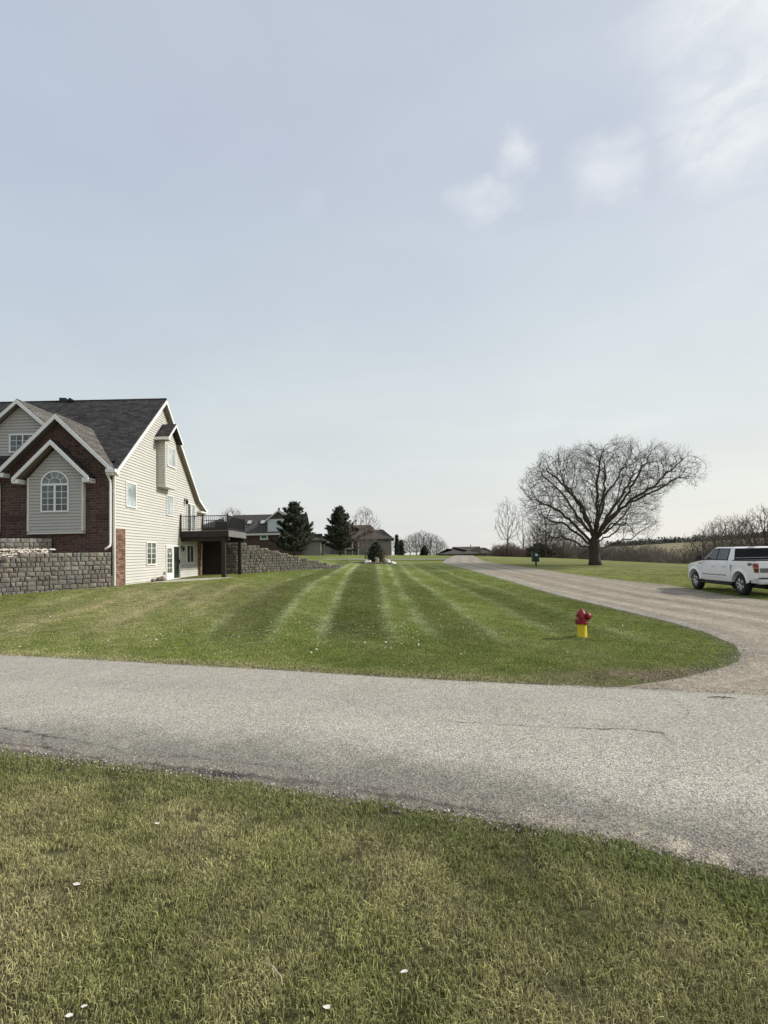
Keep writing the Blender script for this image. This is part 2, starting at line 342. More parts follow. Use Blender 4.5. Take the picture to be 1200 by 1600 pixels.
k=k*(1-.38*mud); gc=gc*k[...,None]
strp=(sst(.55,.2,q)*.5)[...,None]*fm[...,None]; gc=gc*(1-strp)+np.array([.43,.41,.37])*strp      # pale stony edge beside the lawn
gr=(np.clip(.5*wob(q*1.1,YY*.5)+.5*wob(q*5,YY*3),0,1)*sst(2.4,0.,w-q)*.9*sst(10,18,YY))[...,None]; gc=gc*(1-gr)+np.array([.17,.17,.06])*gr
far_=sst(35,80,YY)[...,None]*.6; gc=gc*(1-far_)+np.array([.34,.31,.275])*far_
ZZ=terrain(XX,YY)-.012+(.018+.0007*YY)*sst(.0,.22,q)*sst(.0,.22,w-q)
idx=np.arange(XX.size).reshape(XX.shape); F=np.stack([idx[:-1,:-1],idx[:-1,1:],idx[1:,1:],idx[1:,:-1]],-1).reshape(-1,4)
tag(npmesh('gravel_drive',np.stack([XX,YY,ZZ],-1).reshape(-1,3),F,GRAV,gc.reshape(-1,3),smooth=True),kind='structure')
xs=np.linspace(-9,7.6,60); U=np.linspace(0,1,8)
XX=np.repeat(xs[None],8,0); YY=(64+.35*xs)[None]+(U[:,None]-.5)*2.4; ZZ=terrain(XX,YY)+.06
idx=np.arange(XX.size).reshape(XX.shape); F=np.stack([idx[:-1,:-1],idx[:-1,1:],idx[1:,1:],idx[1:,:-1]],-1).reshape(-1,4)
tag(npmesh('side_path',np.stack([XX,YY,ZZ],-1).reshape(-1,3),F,GRAV,np.ones((XX.size,3))*np.array([.30,.30,.24]),smooth=True),kind='structure')
# ------------------------------------------------------------------ grass
def grass_mat():
    m,t,b=nt('grass_blades')
    a=t.nodes.new('ShaderNodeAttribute'); a.attribute_type='INSTANCER'; a.attribute_name='col'
    v=N(t,'ShaderNodeAttribute',attribute_name='bc'); sp=N(t,'ShaderNodeSeparateColor'); L(t,v.outputs['Color'],sp.inputs[0])
    c=mix(t,1,a.outputs['Color'],ramp(t,sp.outputs[0],[(0,.30),(1,1.72)]),'MULTIPLY')
    c=mix(t,ramp(t,sp.outputs[1],[(.66,0.),(.80,.75)]),c,(.40,.36,.19))
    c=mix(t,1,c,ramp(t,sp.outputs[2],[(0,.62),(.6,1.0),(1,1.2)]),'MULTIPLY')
    L(t,c,b.inputs['Base Color']); b.inputs['Roughness'].default_value=.55; b.inputs['Specular IOR Level'].default_value=.10
    tr=t.nodes.new('ShaderNodeBsdfTranslucent'); L(t,c,tr.inputs[0]); ms=t.nodes.new('ShaderNodeMixShader'); ms.inputs[0].default_value=.25
    o=t.nodes['Material Output']; L(t,b.outputs[0],ms.inputs[1]); L(t,tr.outputs[0],ms.inputs[2]); L(t,ms.outputs[0],o.inputs[0]); return m
GRASS=grass_mat()
def tuft(name,nb,rad,h0,h1,w,lean,seed,dryf=1.):
    rg=np.random.default_rng(seed); v=[];f=[];col=[]
    for i in range(nb):
        r=rad*math.sqrt(rg.random()); t=rg.random()*6.283; bx,by=r*math.cos(t),r*math.sin(t)
        h=rg.uniform(h0,h1); d=rg.random()*6.283; le=lean*rg.uniform(.2,1.3)*h; dx,dy=math.cos(d),math.sin(d); a=rg.random()*3.14; sx,sy=math.cos(a)*w*.5,math.sin(a)*w*.5
        k=len(v); b1,b2=rg.random(),rg.random()*dryf
        v+=[(bx-sx,by-sy,-.01),(bx+sx,by+sy,-.01),(bx-sx*.9+dx*le*.3,by-sy*.9+dy*le*.3,h*.6),(bx+sx*.9+dx*le*.3,by+sy*.9+dy*le*.3,h*.6),(bx+dx*le,by+dy*le,h*(1-.25*min(1,lean)))]
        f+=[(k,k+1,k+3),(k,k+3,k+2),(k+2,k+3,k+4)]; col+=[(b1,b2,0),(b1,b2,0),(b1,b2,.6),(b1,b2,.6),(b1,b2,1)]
    me=bpy.data.meshes.new(name); me.from_pydata(v,[],f); a=me.attributes.new('bc','FLOAT_COLOR','POINT'); c=np.ones((len(v),4),np.float32); c[:,:3]=col; a.data.foreach_set('color',c.ravel())
    me.materials.append(GRASS); return bpy.data.objects.new(name,me)      # source shape for the instancer, not linked to the scene
def scatter(name,P,col,scl,srcs,kindlabel=None,flat=.25):
    me=bpy.data.meshes.new(name); me.vertices.add(len(P)); me.vertices.foreach_set('co',np.asarray(P,np.float32).ravel())
    c=np.ones((len(P),4),np.float32); c[:,:3]=col; me.attributes.new('col','FLOAT_COLOR','POINT').data.foreach_set('color',c.ravel())
    me.attributes.new('scl','FLOAT','POINT').data.foreach_set('value',np.asarray(scl,np.float32))
    rg=np.random.default_rng(len(P)); ro=np.stack([rg.normal(0,flat*.3,len(P)),rg.normal(0,flat*.3,len(P)),rg.random(len(P))*6.283],-1)
    me.attributes.new('rot','FLOAT_VECTOR','POINT').data.foreach_set('vector',ro.astype(np.float32).ravel())
    me.attributes.new('vid','INT','POINT').data.foreach_set('value',rg.integers(0,len(srcs),len(P)).astype(np.int32))
    o=obj(name,me); g=bpy.data.node_groups.new(name,'GeometryNodeTree')
    g.interface.new_socket('Geometry',in_out='INPUT',socket_type='NodeSocketGeometry'); g.interface.new_socket('Geometry',in_out='OUTPUT',socket_type='NodeSocketGeometry')
    i=g.nodes.new('NodeGroupInput'); u=g.nodes.new('NodeGroupOutput'); ip=g.nodes.new('GeometryNodeInstanceOnPoints')
    L(g,i.outputs[0],ip.inputs['Points']); jn=g.nodes.new('GeometryNodeJoinGeometry')
    for s_ in srcs[::-1]:
        oi=g.nodes.new('GeometryNodeObjectInfo'); oi.inputs['Object'].default_value=s_; oi.inputs['As Instance'].default_value=True; L(g,oi.outputs['Geometry'],jn.inputs[0])
    L(g,jn.outputs[0],ip.inputs['Instance']); ip.inputs['Pick Instance'].default_value=True
    def att(nm,ty):
        a=g.nodes.new('GeometryNodeInputNamedAttribute'); a.data_type=ty; a.inputs['Name'].default_value=nm; return a.outputs['Attribute']
    L(g,att('vid','INT'),ip.inputs['Instance Index']); L(g,att('scl','FLOAT'),ip.inputs['Scale'])
    e=g.nodes.new('FunctionNodeEulerToRotation'); L(g,att('rot','FLOAT_VECTOR'),e.inputs[0]); L(g,e.outputs[0],ip.inputs['Rotation'])
    L(g,ip.outputs[0],u.inputs[0]); md=o.modifiers.new('scatter','NODES'); md.node_group=g
    return tag(o,kindlabel,'grass',kind='stuff')
def pts(n,x0,x1,y0,y1): return RNG.uniform(x0,x1,n),RNG.uniform(y0,y1,n)
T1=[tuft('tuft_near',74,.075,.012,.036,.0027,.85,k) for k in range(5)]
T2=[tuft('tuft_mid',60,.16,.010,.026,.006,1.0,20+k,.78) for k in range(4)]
x,y=pts(44000,-11,5.5,.6,10.5)
edge=nearY(x)-.02+.06*wob(x*3,y*0)+.04*wob(x*11,y*0+2)
keep=(y<edge)&(np.abs(x)<y*.80+1.7)&~((y>edge-.35)&(RNG.random(len(x))<.55*np.clip(.5+wob(x*2,y*2),0,1)))
x,y=x[keep],y[keep]; n=len(x); cl=lawn(x,y,True)*1.42; dk=np.clip(wob(x*1.5+2,y*1.6),-1,1)
tall=1+.32*wob(x*2.2,y*2.4)+.22*RNG.normal(size=n)+.5*(RNG.random(n)<.05)+.55*sst(.5,.1,edge[keep]-y)
cl=cl*(1+.22*dk[:,None])*(1+.16*RNG.normal(size=(n,1)))*np.array([.98,.98,.9])*1.02
bright=sst(.6,.15,edge[keep]-y)[:,None]*.6; cl=cl*(1-bright)+np.array([.155,.22,.05])*bright
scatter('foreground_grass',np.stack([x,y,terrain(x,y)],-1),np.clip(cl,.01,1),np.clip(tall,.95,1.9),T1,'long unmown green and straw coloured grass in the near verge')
x,y=pts(230000,-30,34,6.3,46)
dens=np.clip(1.15-(y-6)/22,.16,1)*sst(47,32,y)
keep=(y>farY(x)+.03+.04*wob(x*4,y*0))&~in_drive(x,y,.04+.35*RNG.random(len(x))**2*(y<40))&(x>-y*.75-1)&(x<y*.75+1.5)&(RNG.random(len(x))<dens)&~((x<-12.7)&(y>25.4))&~((x<-9.6)&(y>29.5))&~((y>38)&(y>38.9+(x+10.8)*.78)&(x<-3))&~((y>33)&(x>12)&(x<dr(y)))
keep&=~((x<-12.7)&(y>22.2+(x+15.9)*1.08)) 
keep&=~((np.abs(y-farY(x)-.25)<.25)&(x>2.2)&(x<5.6)&(RNG.random(len(x))<.85))
x,y=x[keep],y[keep]; n=len(x); cl=lawn(x,y,True)*(1+.10*RNG.normal(size=(n,1)))*1.76
sc=(1+.15*RNG.normal(size=n))*(1+.02*(y-8)); sc=sc*(1+.5*sst(.3,.05,y-farY(x)))
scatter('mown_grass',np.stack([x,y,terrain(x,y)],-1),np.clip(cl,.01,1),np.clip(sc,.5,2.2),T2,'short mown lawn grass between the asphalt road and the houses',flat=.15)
print('tufts',n)
hx=RNG.normal(4.26,.16,60); hy=RNG.normal(11.92,.16,60); k_=np.hypot(hx-4.26,hy-11.92)>.11; hx,hy=hx[k_],hy[k_]
scatter('hydrant_grass',np.stack([hx,hy,terrain(hx,hy)],-1),lawn(hx,hy,True)*1.5,np.full(len(hx),1.9),T1,'longer untrimmed grass round the foot of the fire hydrant')
# loose stones shed along the pavement edges and the worn corner of the drive
gs=[]
for k in range(3):
    r=random.Random(70+k); me=bpy.data.meshes.new('pebble'); me.from_pydata([(.014*r.uniform(.7,1.3)*a,.014*r.uniform(.6,1.2)*b,.011*r.uniform(.7,1.2)*c) for a,b,c in ((1,0,0),(0,1,0),(-1,0,0),(0,-1,0),(0,0,1),(0,0,-1))],[],[(0,1,4),(1,2,4),(2,3,4),(3,0,4),(1,0,5),(2,1,5),(3,2,5),(0,3,5)]); me.materials.append(M('pebble_%d'%k,((.34,.30,.25),(.50,.46,.39),(.20,.18,.16))[k],.9,.3,30)); gs.append(bpy.data.objects.new('pebble',me))
xa=RNG.uniform(-8,5,5200); ya=nearY(xa)+np.abs(RNG.normal(0,.22,len(xa)))-.06
xb,yb=RNG.normal(4.9,1.3,2600),RNG.normal(8.7,.9,2600); kb=(yb>farY(xb)-.1)&(np.abs(xb-dl(yb))<.55); xb,yb=xb[kb],yb[kb]
yc=RNG.uniform(8,26,2600); xc=dl(yc)+RNG.normal(.12,.16,len(yc)); xd=RNG.uniform(-7,4,1300); yd=farY(xd)+RNG.normal(0,.05,len(xd))
px_=np.r_[xa,xb,xc,xd]; py_=np.r_[ya,yb,yc,yd]
o=scatter('loose_gravel',np.stack([px_,py_,terrain(px_,py_)+.014],-1),np.ones((len(px_),3))*.5,np.clip(RNG.lognormal(-.8,.45,len(px_)),.2,1.4),gs,'loose stones shed along the road edges and the corner of the drive',flat=3.); o['category']='gravel'
# petals blown over the lawn
def petal_mesh(nm,s,sd):
    r=random.Random(sd); mb=MB(); n=7; rim=[(math.cos(6.283*i/n)*s*r.uniform(.6,1.1),math.sin(6.283*i/n)*s*r.uniform(.35,.7),s*r.uniform(.1,.5)) for i in range(n)]
    mb.add([(0,0,.1*s)]+rim,[(0,1+i,1+(i+1)%n) for i in range(n)],0,True); return mb
PET=M('petal',(.70,.67,.58),.7,.08,40)
src=[]
for k in range(3):
    mb=petal_mesh('p',.022,k); me=bpy.data.meshes.new('petal_shape'); me.from_pydata(mb.v,[],mb.f); me.materials.append(PET); src.append(bpy.data.objects.new('petal_shape',me))
x1,y1=RNG.normal(-.9,2.8,640),RNG.normal(13.2,1.5,640); x2,y2=pts(520,-14,7,10,26); x3,y3=pts(45,-3,4.5,1.8,5.5)
x=np.r_[x1,x2,x3]; y=np.r_[y1,y2,y3]
keep=~in_road(x,y,.1)&~in_drive(x,y,0)&~((x<-9)&(y>22)); x,y=x[keep],y[keep]
o=scatter('fallen_petals',np.stack([x,y,terrain(x,y)+np.where(y<7,.03,.028)],-1),np.ones((len(x),3))*.8,np.clip(RNG.lognormal(-.2,.4,len(x))*np.where(y<7,.3,.78),.2,1.7),src,'small white petals scattered over the mown lawn',flat=2.); o['category']='petals'
for k,(px,py,s,lab) in enumerate(PETALS):
    mb=petal_mesh('fallen_petal',s,50+k); z=float(terrain(px,py))+.028
    mb.v=[(a+px,b+py,c+z) for a,b,c in mb.v]; o=mb.build('fallen_petal',PET); tag(o,lab,'petal')
mb=MB(); mb.tube([(-.62,2.6,.034),(-.55,2.56,.042),(-.50,2.50,.038),(-.485,2.45,.04)],[.002,.003,.0025,.0015],5); mb.tube([(-.55,2.56,.042),(-.53,2.49,.045)],[.002,.001],5)
tag(mb.build('twig',M('dry_stem',(.5,.45,.3),.8)),'short pale dry stem lying in the foreground grass','twig')
mb=MB(); mb.tube([(4.02,6.93,.024),(4.12,6.90,.034),(4.22,6.86,.038),(4.33,6.86,.026)],[.004,.007,.006,.003],6); mb.tube([(4.2,6.87,.036),(4.25,6.95,.03)],[.008,.004],5)
tag(mb.build('twig',M('dark_stick',(.06,.045,.03),.8)),'small dark stick lying on the asphalt by the gravel mouth of the drive','twig')
# ------------------------------------------------------------------ building materials
def brick_mat(name,c1,c2,mortar,sx=1.,dark=1.):
    m,t,b=nt(name); geo=t.nodes.new('ShaderNodeNewGeometry'); sp=t.nodes.new('ShaderNodeSeparateXYZ'); L(t,geo.outputs['Position'],sp.inputs[0])
    cb=t.nodes.new('ShaderNodeCombineXYZ'); L(t,math_(t,'ADD',sp.outputs[0],sp.outputs[1]),cb.inputs[0]); L(t,sp.outputs[2],cb.inputs[1])
    br=t.nodes.new('ShaderNodeTexBrick'); L(t,cb.outputs[0],br.inputs['Vector']); br.inputs['Scale'].default_value=1; br.inputs['Brick Width'].default_value=.235*sx; br.inputs['Row Height'].default_value=.085*sx; br.inputs['Mortar Size'].default_value=.009*sx; br.inputs['Mortar Smooth'].default_value=.3; br.inputs['Bias'].default_value=-.1
    br.inputs['Color1'].default_value=(*c1,1); br.inputs['Color2'].default_value=(*c2,1); br.inputs['Mortar'].default_value=(*mortar,1)
    n=noise(t,5,5,.7,geo.outputs['Position']); c=mix(t,1,br.outputs['Color'],ramp(t,n,[(.3,.65),(.7,1.35)]),'MULTIPLY')
    L(t,c,b.inputs['Base Color']); b.inputs['Roughness'].default_value=.9; b.inputs['Specular IOR Level'].default_value=.2
    bump(t,b,math_(t,'MULTIPLY',br.outputs['Fac'],-1.),.6,.01); return m
def shingle_mat(name,base,var=.35):
    m,t,b=nt(name); w=worldco(t); geo=t.nodes.new('ShaderNodeNewGeometry'); sp=t.nodes.new('ShaderNodeSeparateXYZ'); L(t,geo.outputs['Position'],sp.inputs[0])
    cb=t.nodes.new('ShaderNodeCombineXYZ'); L(t,math_(t,'ADD',sp.outputs[0],math_(t,'MULTIPLY',sp.outputs[1],.31)),cb.inputs[0]); L(t,sp.outputs[2],cb.inputs[1])
    br=t.nodes.new('ShaderNodeTexBrick'); L(t,cb.outputs[0],br.inputs['Vector']); br.inputs['Scale'].default_value=1; br.inputs['Brick Width'].default_value=.34; br.inputs['Row Height'].default_value=.11; br.inputs['Mortar Size'].default_value=.007; br.offset=.37; br.inputs['Bias'].default_value=0
    lo=[v*(1-var) for v in base]; hi=[v*(1+var) for v in base]
    br.inputs['Color1'].default_value=(*lo,1); br.inputs['Color2'].default_value=(*hi,1); br.inputs['Mortar'].default_value=(*[v*.35 for v in base],1)
    n=noise(t,3.3,6,.75,worldco(t,(1,1,3))); n2=noise(t,30,3,.6,w); c=mix(t,1,br.outputs['Color'],ramp(t,n,[(.3,.55),(.7,1.5)]),'MULTIPLY'); c=mix(t,1,c,ramp(t,n2,[(.3,.75),(.7,1.25)]),'MULTIPLY')
    L(t,c,b.inputs['Base Color']); b.inputs['Roughness'].default_value=.95; b.inputs['Specular IOR Level'].default_value=.12
    bump(t,b,math_(t,'MULTIPLY',br.outputs['Fac'],-1.),.7,.02); return m
def block_mat():
    m,t,b=nt('split_face_block'); a=N(t,'ShaderNodeAttribute',attribute_name='col'); w=worldco(t)
    n=noise(t,9,6,.75,w); n2=noise(t,40,4,.7,w); n3=noise(t,.8,5,.6,w)
    c=mix(t,1,a.outputs['Color'],ramp(t,n,[(.3,.5),(.7,1.5)]),'MULTIPLY'); c=mix(t,1,c,ramp(t,n2,[(.3,.7),(.7,1.3)]),'MULTIPLY'); c=mix(t,1,c,ramp(t,n3,[(.35,(.85,.86,.84)),(.65,(1.1,1.08,1.05))]),'MULTIPLY')
    L(t,c,b.inputs['Base Color']); b.inputs['Roughness'].default_value=.95; b.inputs['Specular IOR Level'].default_value=.15; bump(t,b,math_(t,'ADD',n,n2),.9,.035); return m
BRICK=brick_mat('red_brown_brick',(.070,.040,.031),(.132,.075,.056),(.135,.115,.10),1.5)
BRICKL=brick_mat('mixed_brick',(.14,.075,.052),(.33,.21,.145),(.06,.05,.042),1.2)
ROOFM=shingle_mat('charcoal_shingles',(.052,.051,.050)); ROOFL=shingle_mat('weathered_shingles',(.125,.118,.104),.25)
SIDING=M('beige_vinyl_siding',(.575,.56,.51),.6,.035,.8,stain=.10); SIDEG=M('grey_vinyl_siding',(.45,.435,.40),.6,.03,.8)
for m in (SIDING,SIDEG):   # shadow line at each lap joint, painted into the board colour
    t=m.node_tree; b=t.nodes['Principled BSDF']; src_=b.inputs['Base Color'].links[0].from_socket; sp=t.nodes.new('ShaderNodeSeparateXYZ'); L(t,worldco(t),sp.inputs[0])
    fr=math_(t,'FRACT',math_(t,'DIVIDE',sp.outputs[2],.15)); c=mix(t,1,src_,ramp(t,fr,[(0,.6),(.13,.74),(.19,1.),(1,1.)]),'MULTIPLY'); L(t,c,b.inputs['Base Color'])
WHITE=M('white_trim',(.80,.79,.76),.5,.03,3,stain=.08); CREAM=M('cream_trim',(.66,.64,.58),.5,.03,3)
SOFFIT=M('brown_soffit',(.20,.17,.13),.7,.05,2)
def glass(name,col,rough=.06,sp_=None):
    m,t,b=nt(name); w=worldco(t); L(t,ramp(t,noise(t,1.3,3,.5,w),[(.35,[v*.6 for v in col]),(.65,[v*1.4 for v in col])]),b.inputs['Base Color'])
    b.inputs['Roughness'].default_value=rough; b.inputs['Specular IOR Level'].default_value=.6 if sp_ is None else sp_; return m
GLASS=glass('dark_window_glass',(.075,.095,.10)); GLASSB=glass('grey_teal_glass',(.36,.41,.40),.25); GLASSG=glass('greenish_glass',(.10,.12,.085)); GLASSD=glass('patio_glass',(.03,.04,.03))  # GLASSB has a pale grey-teal base colour
DARKW=M('dark_stained_wood',(.022,.019,.016),.7,.2,4); DARKL=M('sunlit_deck_fascia',(.16,.155,.145),.7,.1,4); BLACK=M('black_metal',(.012,.012,.014),.45,.1,5); CONC=M('concrete',(.42,.39,.34),.9,.12,3,bmp=.3)  # DARKL: sunlight on the end fascia put into a lighter wood colour
BLOCK=block_mat()
# ------------------------------------------------------------------ house builders
def clipz(poly,z0,z1):
    def cl(P,keep,zc):
        o=[]
        for i in range(len(P)):
            a,b=P[i],P[(i+1)%len(P)]; ka,kb=keep(a[1]),keep(b[1])
            if ka: o.append(a)
            if ka!=kb:
                s=(zc-a[1])/(b[1]-a[1]); o.append((a[0]+s*(b[0]-a[0]),zc))
        return o
    P=cl(poly,lambda z:z>=z0,z0)
    return cl(P,lambda z:z<=z1,z1) if P else P
def siding(mb,poly,O,Ud,Nd,course=.15,lap=.028,mi=0):
    """lapped boards covering poly [(u,z)..] on the plane O+u*Ud, outward normal Nd"""
    O,Ud,Nd=Vector(O),Vector(Ud),Vector(Nd); z=min(p[1] for p in poly); top=max(p[1] for p in poly)
    P3=lambda u,zz,o:tuple(O+Ud*u+Nd*o+Vector((0,0,zz)))
    while z<top-1e-4:
        c=clipz(poly,z,z+course)
        q=[]
        for p in c:
            if not q or (abs(p[0]-q[-1][0])+abs(p[1]-q[-1][1]))>1e-5: q.append(p)
        if len(q)>2:
            mb.add([P3(u,zz,lap*(1-(zz-z)/course)) for u,zz in q],[tuple(range(len(q)))],mi)
            us=[u for u,zz in q if abs(zz-z)<1e-4]
            if us: a,b=min(us),max(us); mb.add([P3(a,z,0),P3(b,z,0),P3(b,z,lap),P3(a,z,lap)],[(0,1,2,3)],mi)
        z+=course
    return mb
class Pl:   # a wall plane to hang windows and trim on
    def __init__(s,O,U,Nn): s.O,s.U,s.N=Vector(O),Vector(U),Vector(Nn)
    def p(s,u,z,o=0): return tuple(s.O+s.U*u+s.N*o+Vector((0,0,z)))
    def bar(s,mb,u0,u1,z0,z1,o0,o1,mi=0):
        return mb.hexa([s.p(u0,z0,o0),s.p(u1,z0,o0),s.p(u1,z0,o1),s.p(u0,z0,o1),s.p(u0,z1,o0),s.p(u1,z1,o0),s.p(u1,z1,o1),s.p(u0,z1,o1)],mi)
def window(root,pl,u0,u1,z0,z1,nx=1,grid=None,fw_=.07,gl=None,fm=None,out=.065,name='window',sill=True,mul=.07):
    mb=MB(); b=pl.bar; e=.003
    b(mb,u0,u1,z1-fw_,z1,.004,out); b(mb,u0,u1,z0,z0+fw_,.004,out+(.02 if sill else 0)); b(mb,u0,u0+fw_,z0+fw_+e,z1-fw_-e,.004,out); b(mb,u1-fw_,u1,z0+fw_+e,z1-fw_-e,.004,out)
    w=(u1-u0-2*fw_-mul*(nx-1))/nx
    for k in range(nx):
        a=u0+fw_+k*(w+mul)
        if k: b(mb,a-mul+e,a-e,z0+fw_+e,z1-fw_-e,.004,out-.006)
        if grid:
            gx_,gz_=grid
            for i in range(1,gx_): uu=a+w*i/gx_; b(mb,uu-.011,uu+.011,z0+fw_+e,z1-fw_-e,.035,.043)
            for j in range(1,gz_): zz=z0+fw_+(z1-z0-2*fw_)*j/gz_; b(mb,a+e,a+w-e,zz-.011,zz+.011,.0355,.0425)
    f=mb.build(name,fm or WHITE,root)
    pm=MB(); b(pm,u0+fw_*.5,u1-fw_*.5,z0+fw_*.5,z1-fw_*.5,.003,.034); pm.build('pane',gl or GLASS,f); return f
def rake(mb,pl,pts,w=.20,th=.03,o=0,mi=0):
    """fascia board whose top edge follows pts [(u,z)..] on plane pl"""
    for (a,b) in zip(pts[:-1],pts[1:]):
        mb.hexa([pl.p(a[0],a[1]-w,o),pl.p(b[0],b[1]-w,o),pl.p(b[0],b[1]-w,o+th),pl.p(a[0],a[1]-w,o+th),pl.p(a[0],a[1],o),pl.p(b[0],b[1],o),pl.p(b[0],b[1],o+th),pl.p(a[0],a[1],o+th)],mi)
def slab(mb,q,th=.07,mi=0):
    """roof slab: quad q (top surface, 4 points) thickened downward"""
    n=(Vector(q[1])-Vector(q[0])).cross(Vector(q[3])-Vector(q[0])).normalized()
    if n.z<0: n=-n
    return mb.prism([tuple(p) for p in q],tuple(-n*th),mi)
# ------------------------------------------------------------------ the beige house
XW=-12.92
H=empty('house',(XW,26,.7),0,'two storey house with beige lap siding, brick front gable and dark shingle roof','house')
side=Pl((XW,0,0),(0,1,0),(1,0,0)); front=Pl((0,26,0),(1,0,0),(0,-1,0))
# main walls: side wall starts above the brick pier at the front corner
mb=MB()
siding(mb,[(26.08,3.45),(26.08,6.40),(31.6,11.15),(37.2,6.2),(38.55,5.62),(38.55,3.45)],(XW,0,0),(0,1,0),(1,0,0))
siding(mb,[(27.15,.60),(27.15,3.45),(37.6,3.45),(37.6,.60)],(XW,0,0),(0,1,0),(1,0,0))
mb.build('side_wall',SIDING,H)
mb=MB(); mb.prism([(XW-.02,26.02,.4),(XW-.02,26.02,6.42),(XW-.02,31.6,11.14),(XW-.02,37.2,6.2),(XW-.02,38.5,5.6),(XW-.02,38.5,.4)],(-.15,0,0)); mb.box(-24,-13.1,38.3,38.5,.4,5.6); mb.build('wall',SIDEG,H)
mb=MB(); side.bar(mb,26.0,26.1,.7,6.38,-.06,.03); side.bar(mb,38.46,38.56,3.3,5.6,0,.03); side.bar(mb,27.1,27.16,.62,3.44,0,.026); mb.each('corner_trim',CREAM,H)
mb=MB(); side.bar(mb,26.1,27.1,.4,3.46,-.02,.03); side.bar(mb,37.6,38.56,.4,3.3,-.02,.03); mb.each('brick_pier',BRICKL,H)
# brick front
mb=MB(); mb.prism([(-18.3,26,1.2),(-18.3,26,6.2),(-15.68,26,8.78),(-13.0,26,6.2),(-13.0,26,1.2)],(0,.15,0)); mb.box(-24,-18.303,26.02,26.16,1.2,6.3); mb.build('brick_gable',BRICK,H)
DBR=M('dark_brick',(.085,.042,.034),.9,.3,30); mb=MB()
for k in range(8): x=-13.78+k*.096; mb.box(x,x+.075,25.985,26.002,3.93,4.18)
mb.build('soldier_course',DBR,H); mb=MB()
for k in range(15): x=-18.22+k*.096; mb.box(x,x+.075,25.985,26.002,3.93,4.18)
mb.build('soldier_course',DBR,H)
mb=MB(); mb.box(-18.28,-15.9,25.92,25.998,1.2,2.9); mb.build('foundation_wall',M('foundation',(.30,.27,.22),.9,.15,3),H)
# roof
def zf(y): return 6.32+(y-25.72)*.848
XR=-12.62; RY_,RZ_=31.6,11.33
mb=MB()
zc_=6.24+(26.2-25.62)*(RZ_-6.24)/(RY_-25.62); slab(mb,[(XR,26.2,zc_),(XR,RY_,RZ_),(-26,RY_,RZ_),(-26,26.2,zc_)]); slab(mb,[(XR,25.62,6.24),(XR,26.197,zc_),(-12.93,26.197,zc_),(-12.93,25.62,6.24)]); slab(mb,[(-18.2,25.62,6.24),(-18.2,26.197,zc_),(-26,26.197,zc_),(-26,25.62,6.24)]); slab(mb,[(XR,RY_+.003,RZ_),(XR,37.2,6.14),(-26,37.2,6.14),(-26,RY_+.003,RZ_)]); slab(mb,[(XR,37.203,6.14),(XR,38.85,5.42),(-26,38.85,5.42),(-26,37.203,6.14)])
mb.tube([(XR+.01,RY_,RZ_+.01),(-26,RY_,RZ_+.01)],.05,5)
roof=mb.build('roof',ROOFM,H)
mb=MB(); mb.prism([(-18.9,31.55,11.34),(-18.45,31.5,11.30),(-18.45,31.9,11.20),(-18.9,31.9,11.2)],(0,0,.20)); mb.prism([(-18.4,31.4,11.3),(-18.2,31.4,11.48),(-17.95,31.4,11.3)],(0,.35,0)); mb.build('ridge_vent',BLACK,roof)
rk=Pl((XR,0,0),(0,1,0),(1,0,0)); mb=MB()
rake(mb,rk,[(25.62,6.17),(RY_,RZ_-.07)],.20,.035); rake(mb,rk,[(RY_,RZ_-.07),(37.2,6.06),(38.85,5.35)],.20,.035)
mb.build('rake_board',WHITE,H)
mb=MB() # soffit under the rake
for a,b in (((25.7,6.02),(RY_,RZ_-.28)),((RY_,RZ_-.28),(37.2,5.88)),((37.2,5.88),(38.8,5.18))):
    mb.hexa([(XR,a[0],a[1]),(XR,b[0],b[1]),(XW,b[0],b[1]),(XW,a[0],a[1]),(XR,a[0],a[1]+.02),(XR,b[0],b[1]+.02),(XW,b[0],b[1]+.02),(XW,a[0],a[1]+.02)])
mb.build('soffit',SOFFIT,H)
mb=MB(); mb.prism([(XR+.03,38.80,5.28),(XR+.03,38.95,5.30),(XR+.03,38.98,5.46),(XR+.03,38.85,5.46)],(-6,0,0)); mb.box(XR-.32,XR+.03,37.5,38.9,5.10,5.2)
mb.tube([(XR-.05,38.9,5.30),(XR-.1,38.9,5.12),(XW+.02,38.62,4.98),(XW+.02,38.60,4.6)],.04,6); mb.build('gutter',WHITE,H)
mb=MB(); mb.box(XR-.45,XR+.02,25.46,25.62,6.08,6.24); mb.box(XR-.5,XR+.0,25.6,26.0,6.02,6.08); mb.box(-26,-18.55,25.46,25.62,6.08,6.24)
mb.each('gutter',WHITE,H)
for x in (-13.06,-18.38):
    mb=MB(); mb.tube([(x+.05,25.55,6.12),(x+.05,25.6,5.95),(x,25.9,5.72),(x,25.93,5.5),(x,25.93,2.75 if x>-14 else 3.4),(x,25.9,2.62 if x>-14 else 3.3),(x-.15,25.72,2.45 if x>-14 else 3.15)],.055,8); mb.build('downspout',WHITE,H)
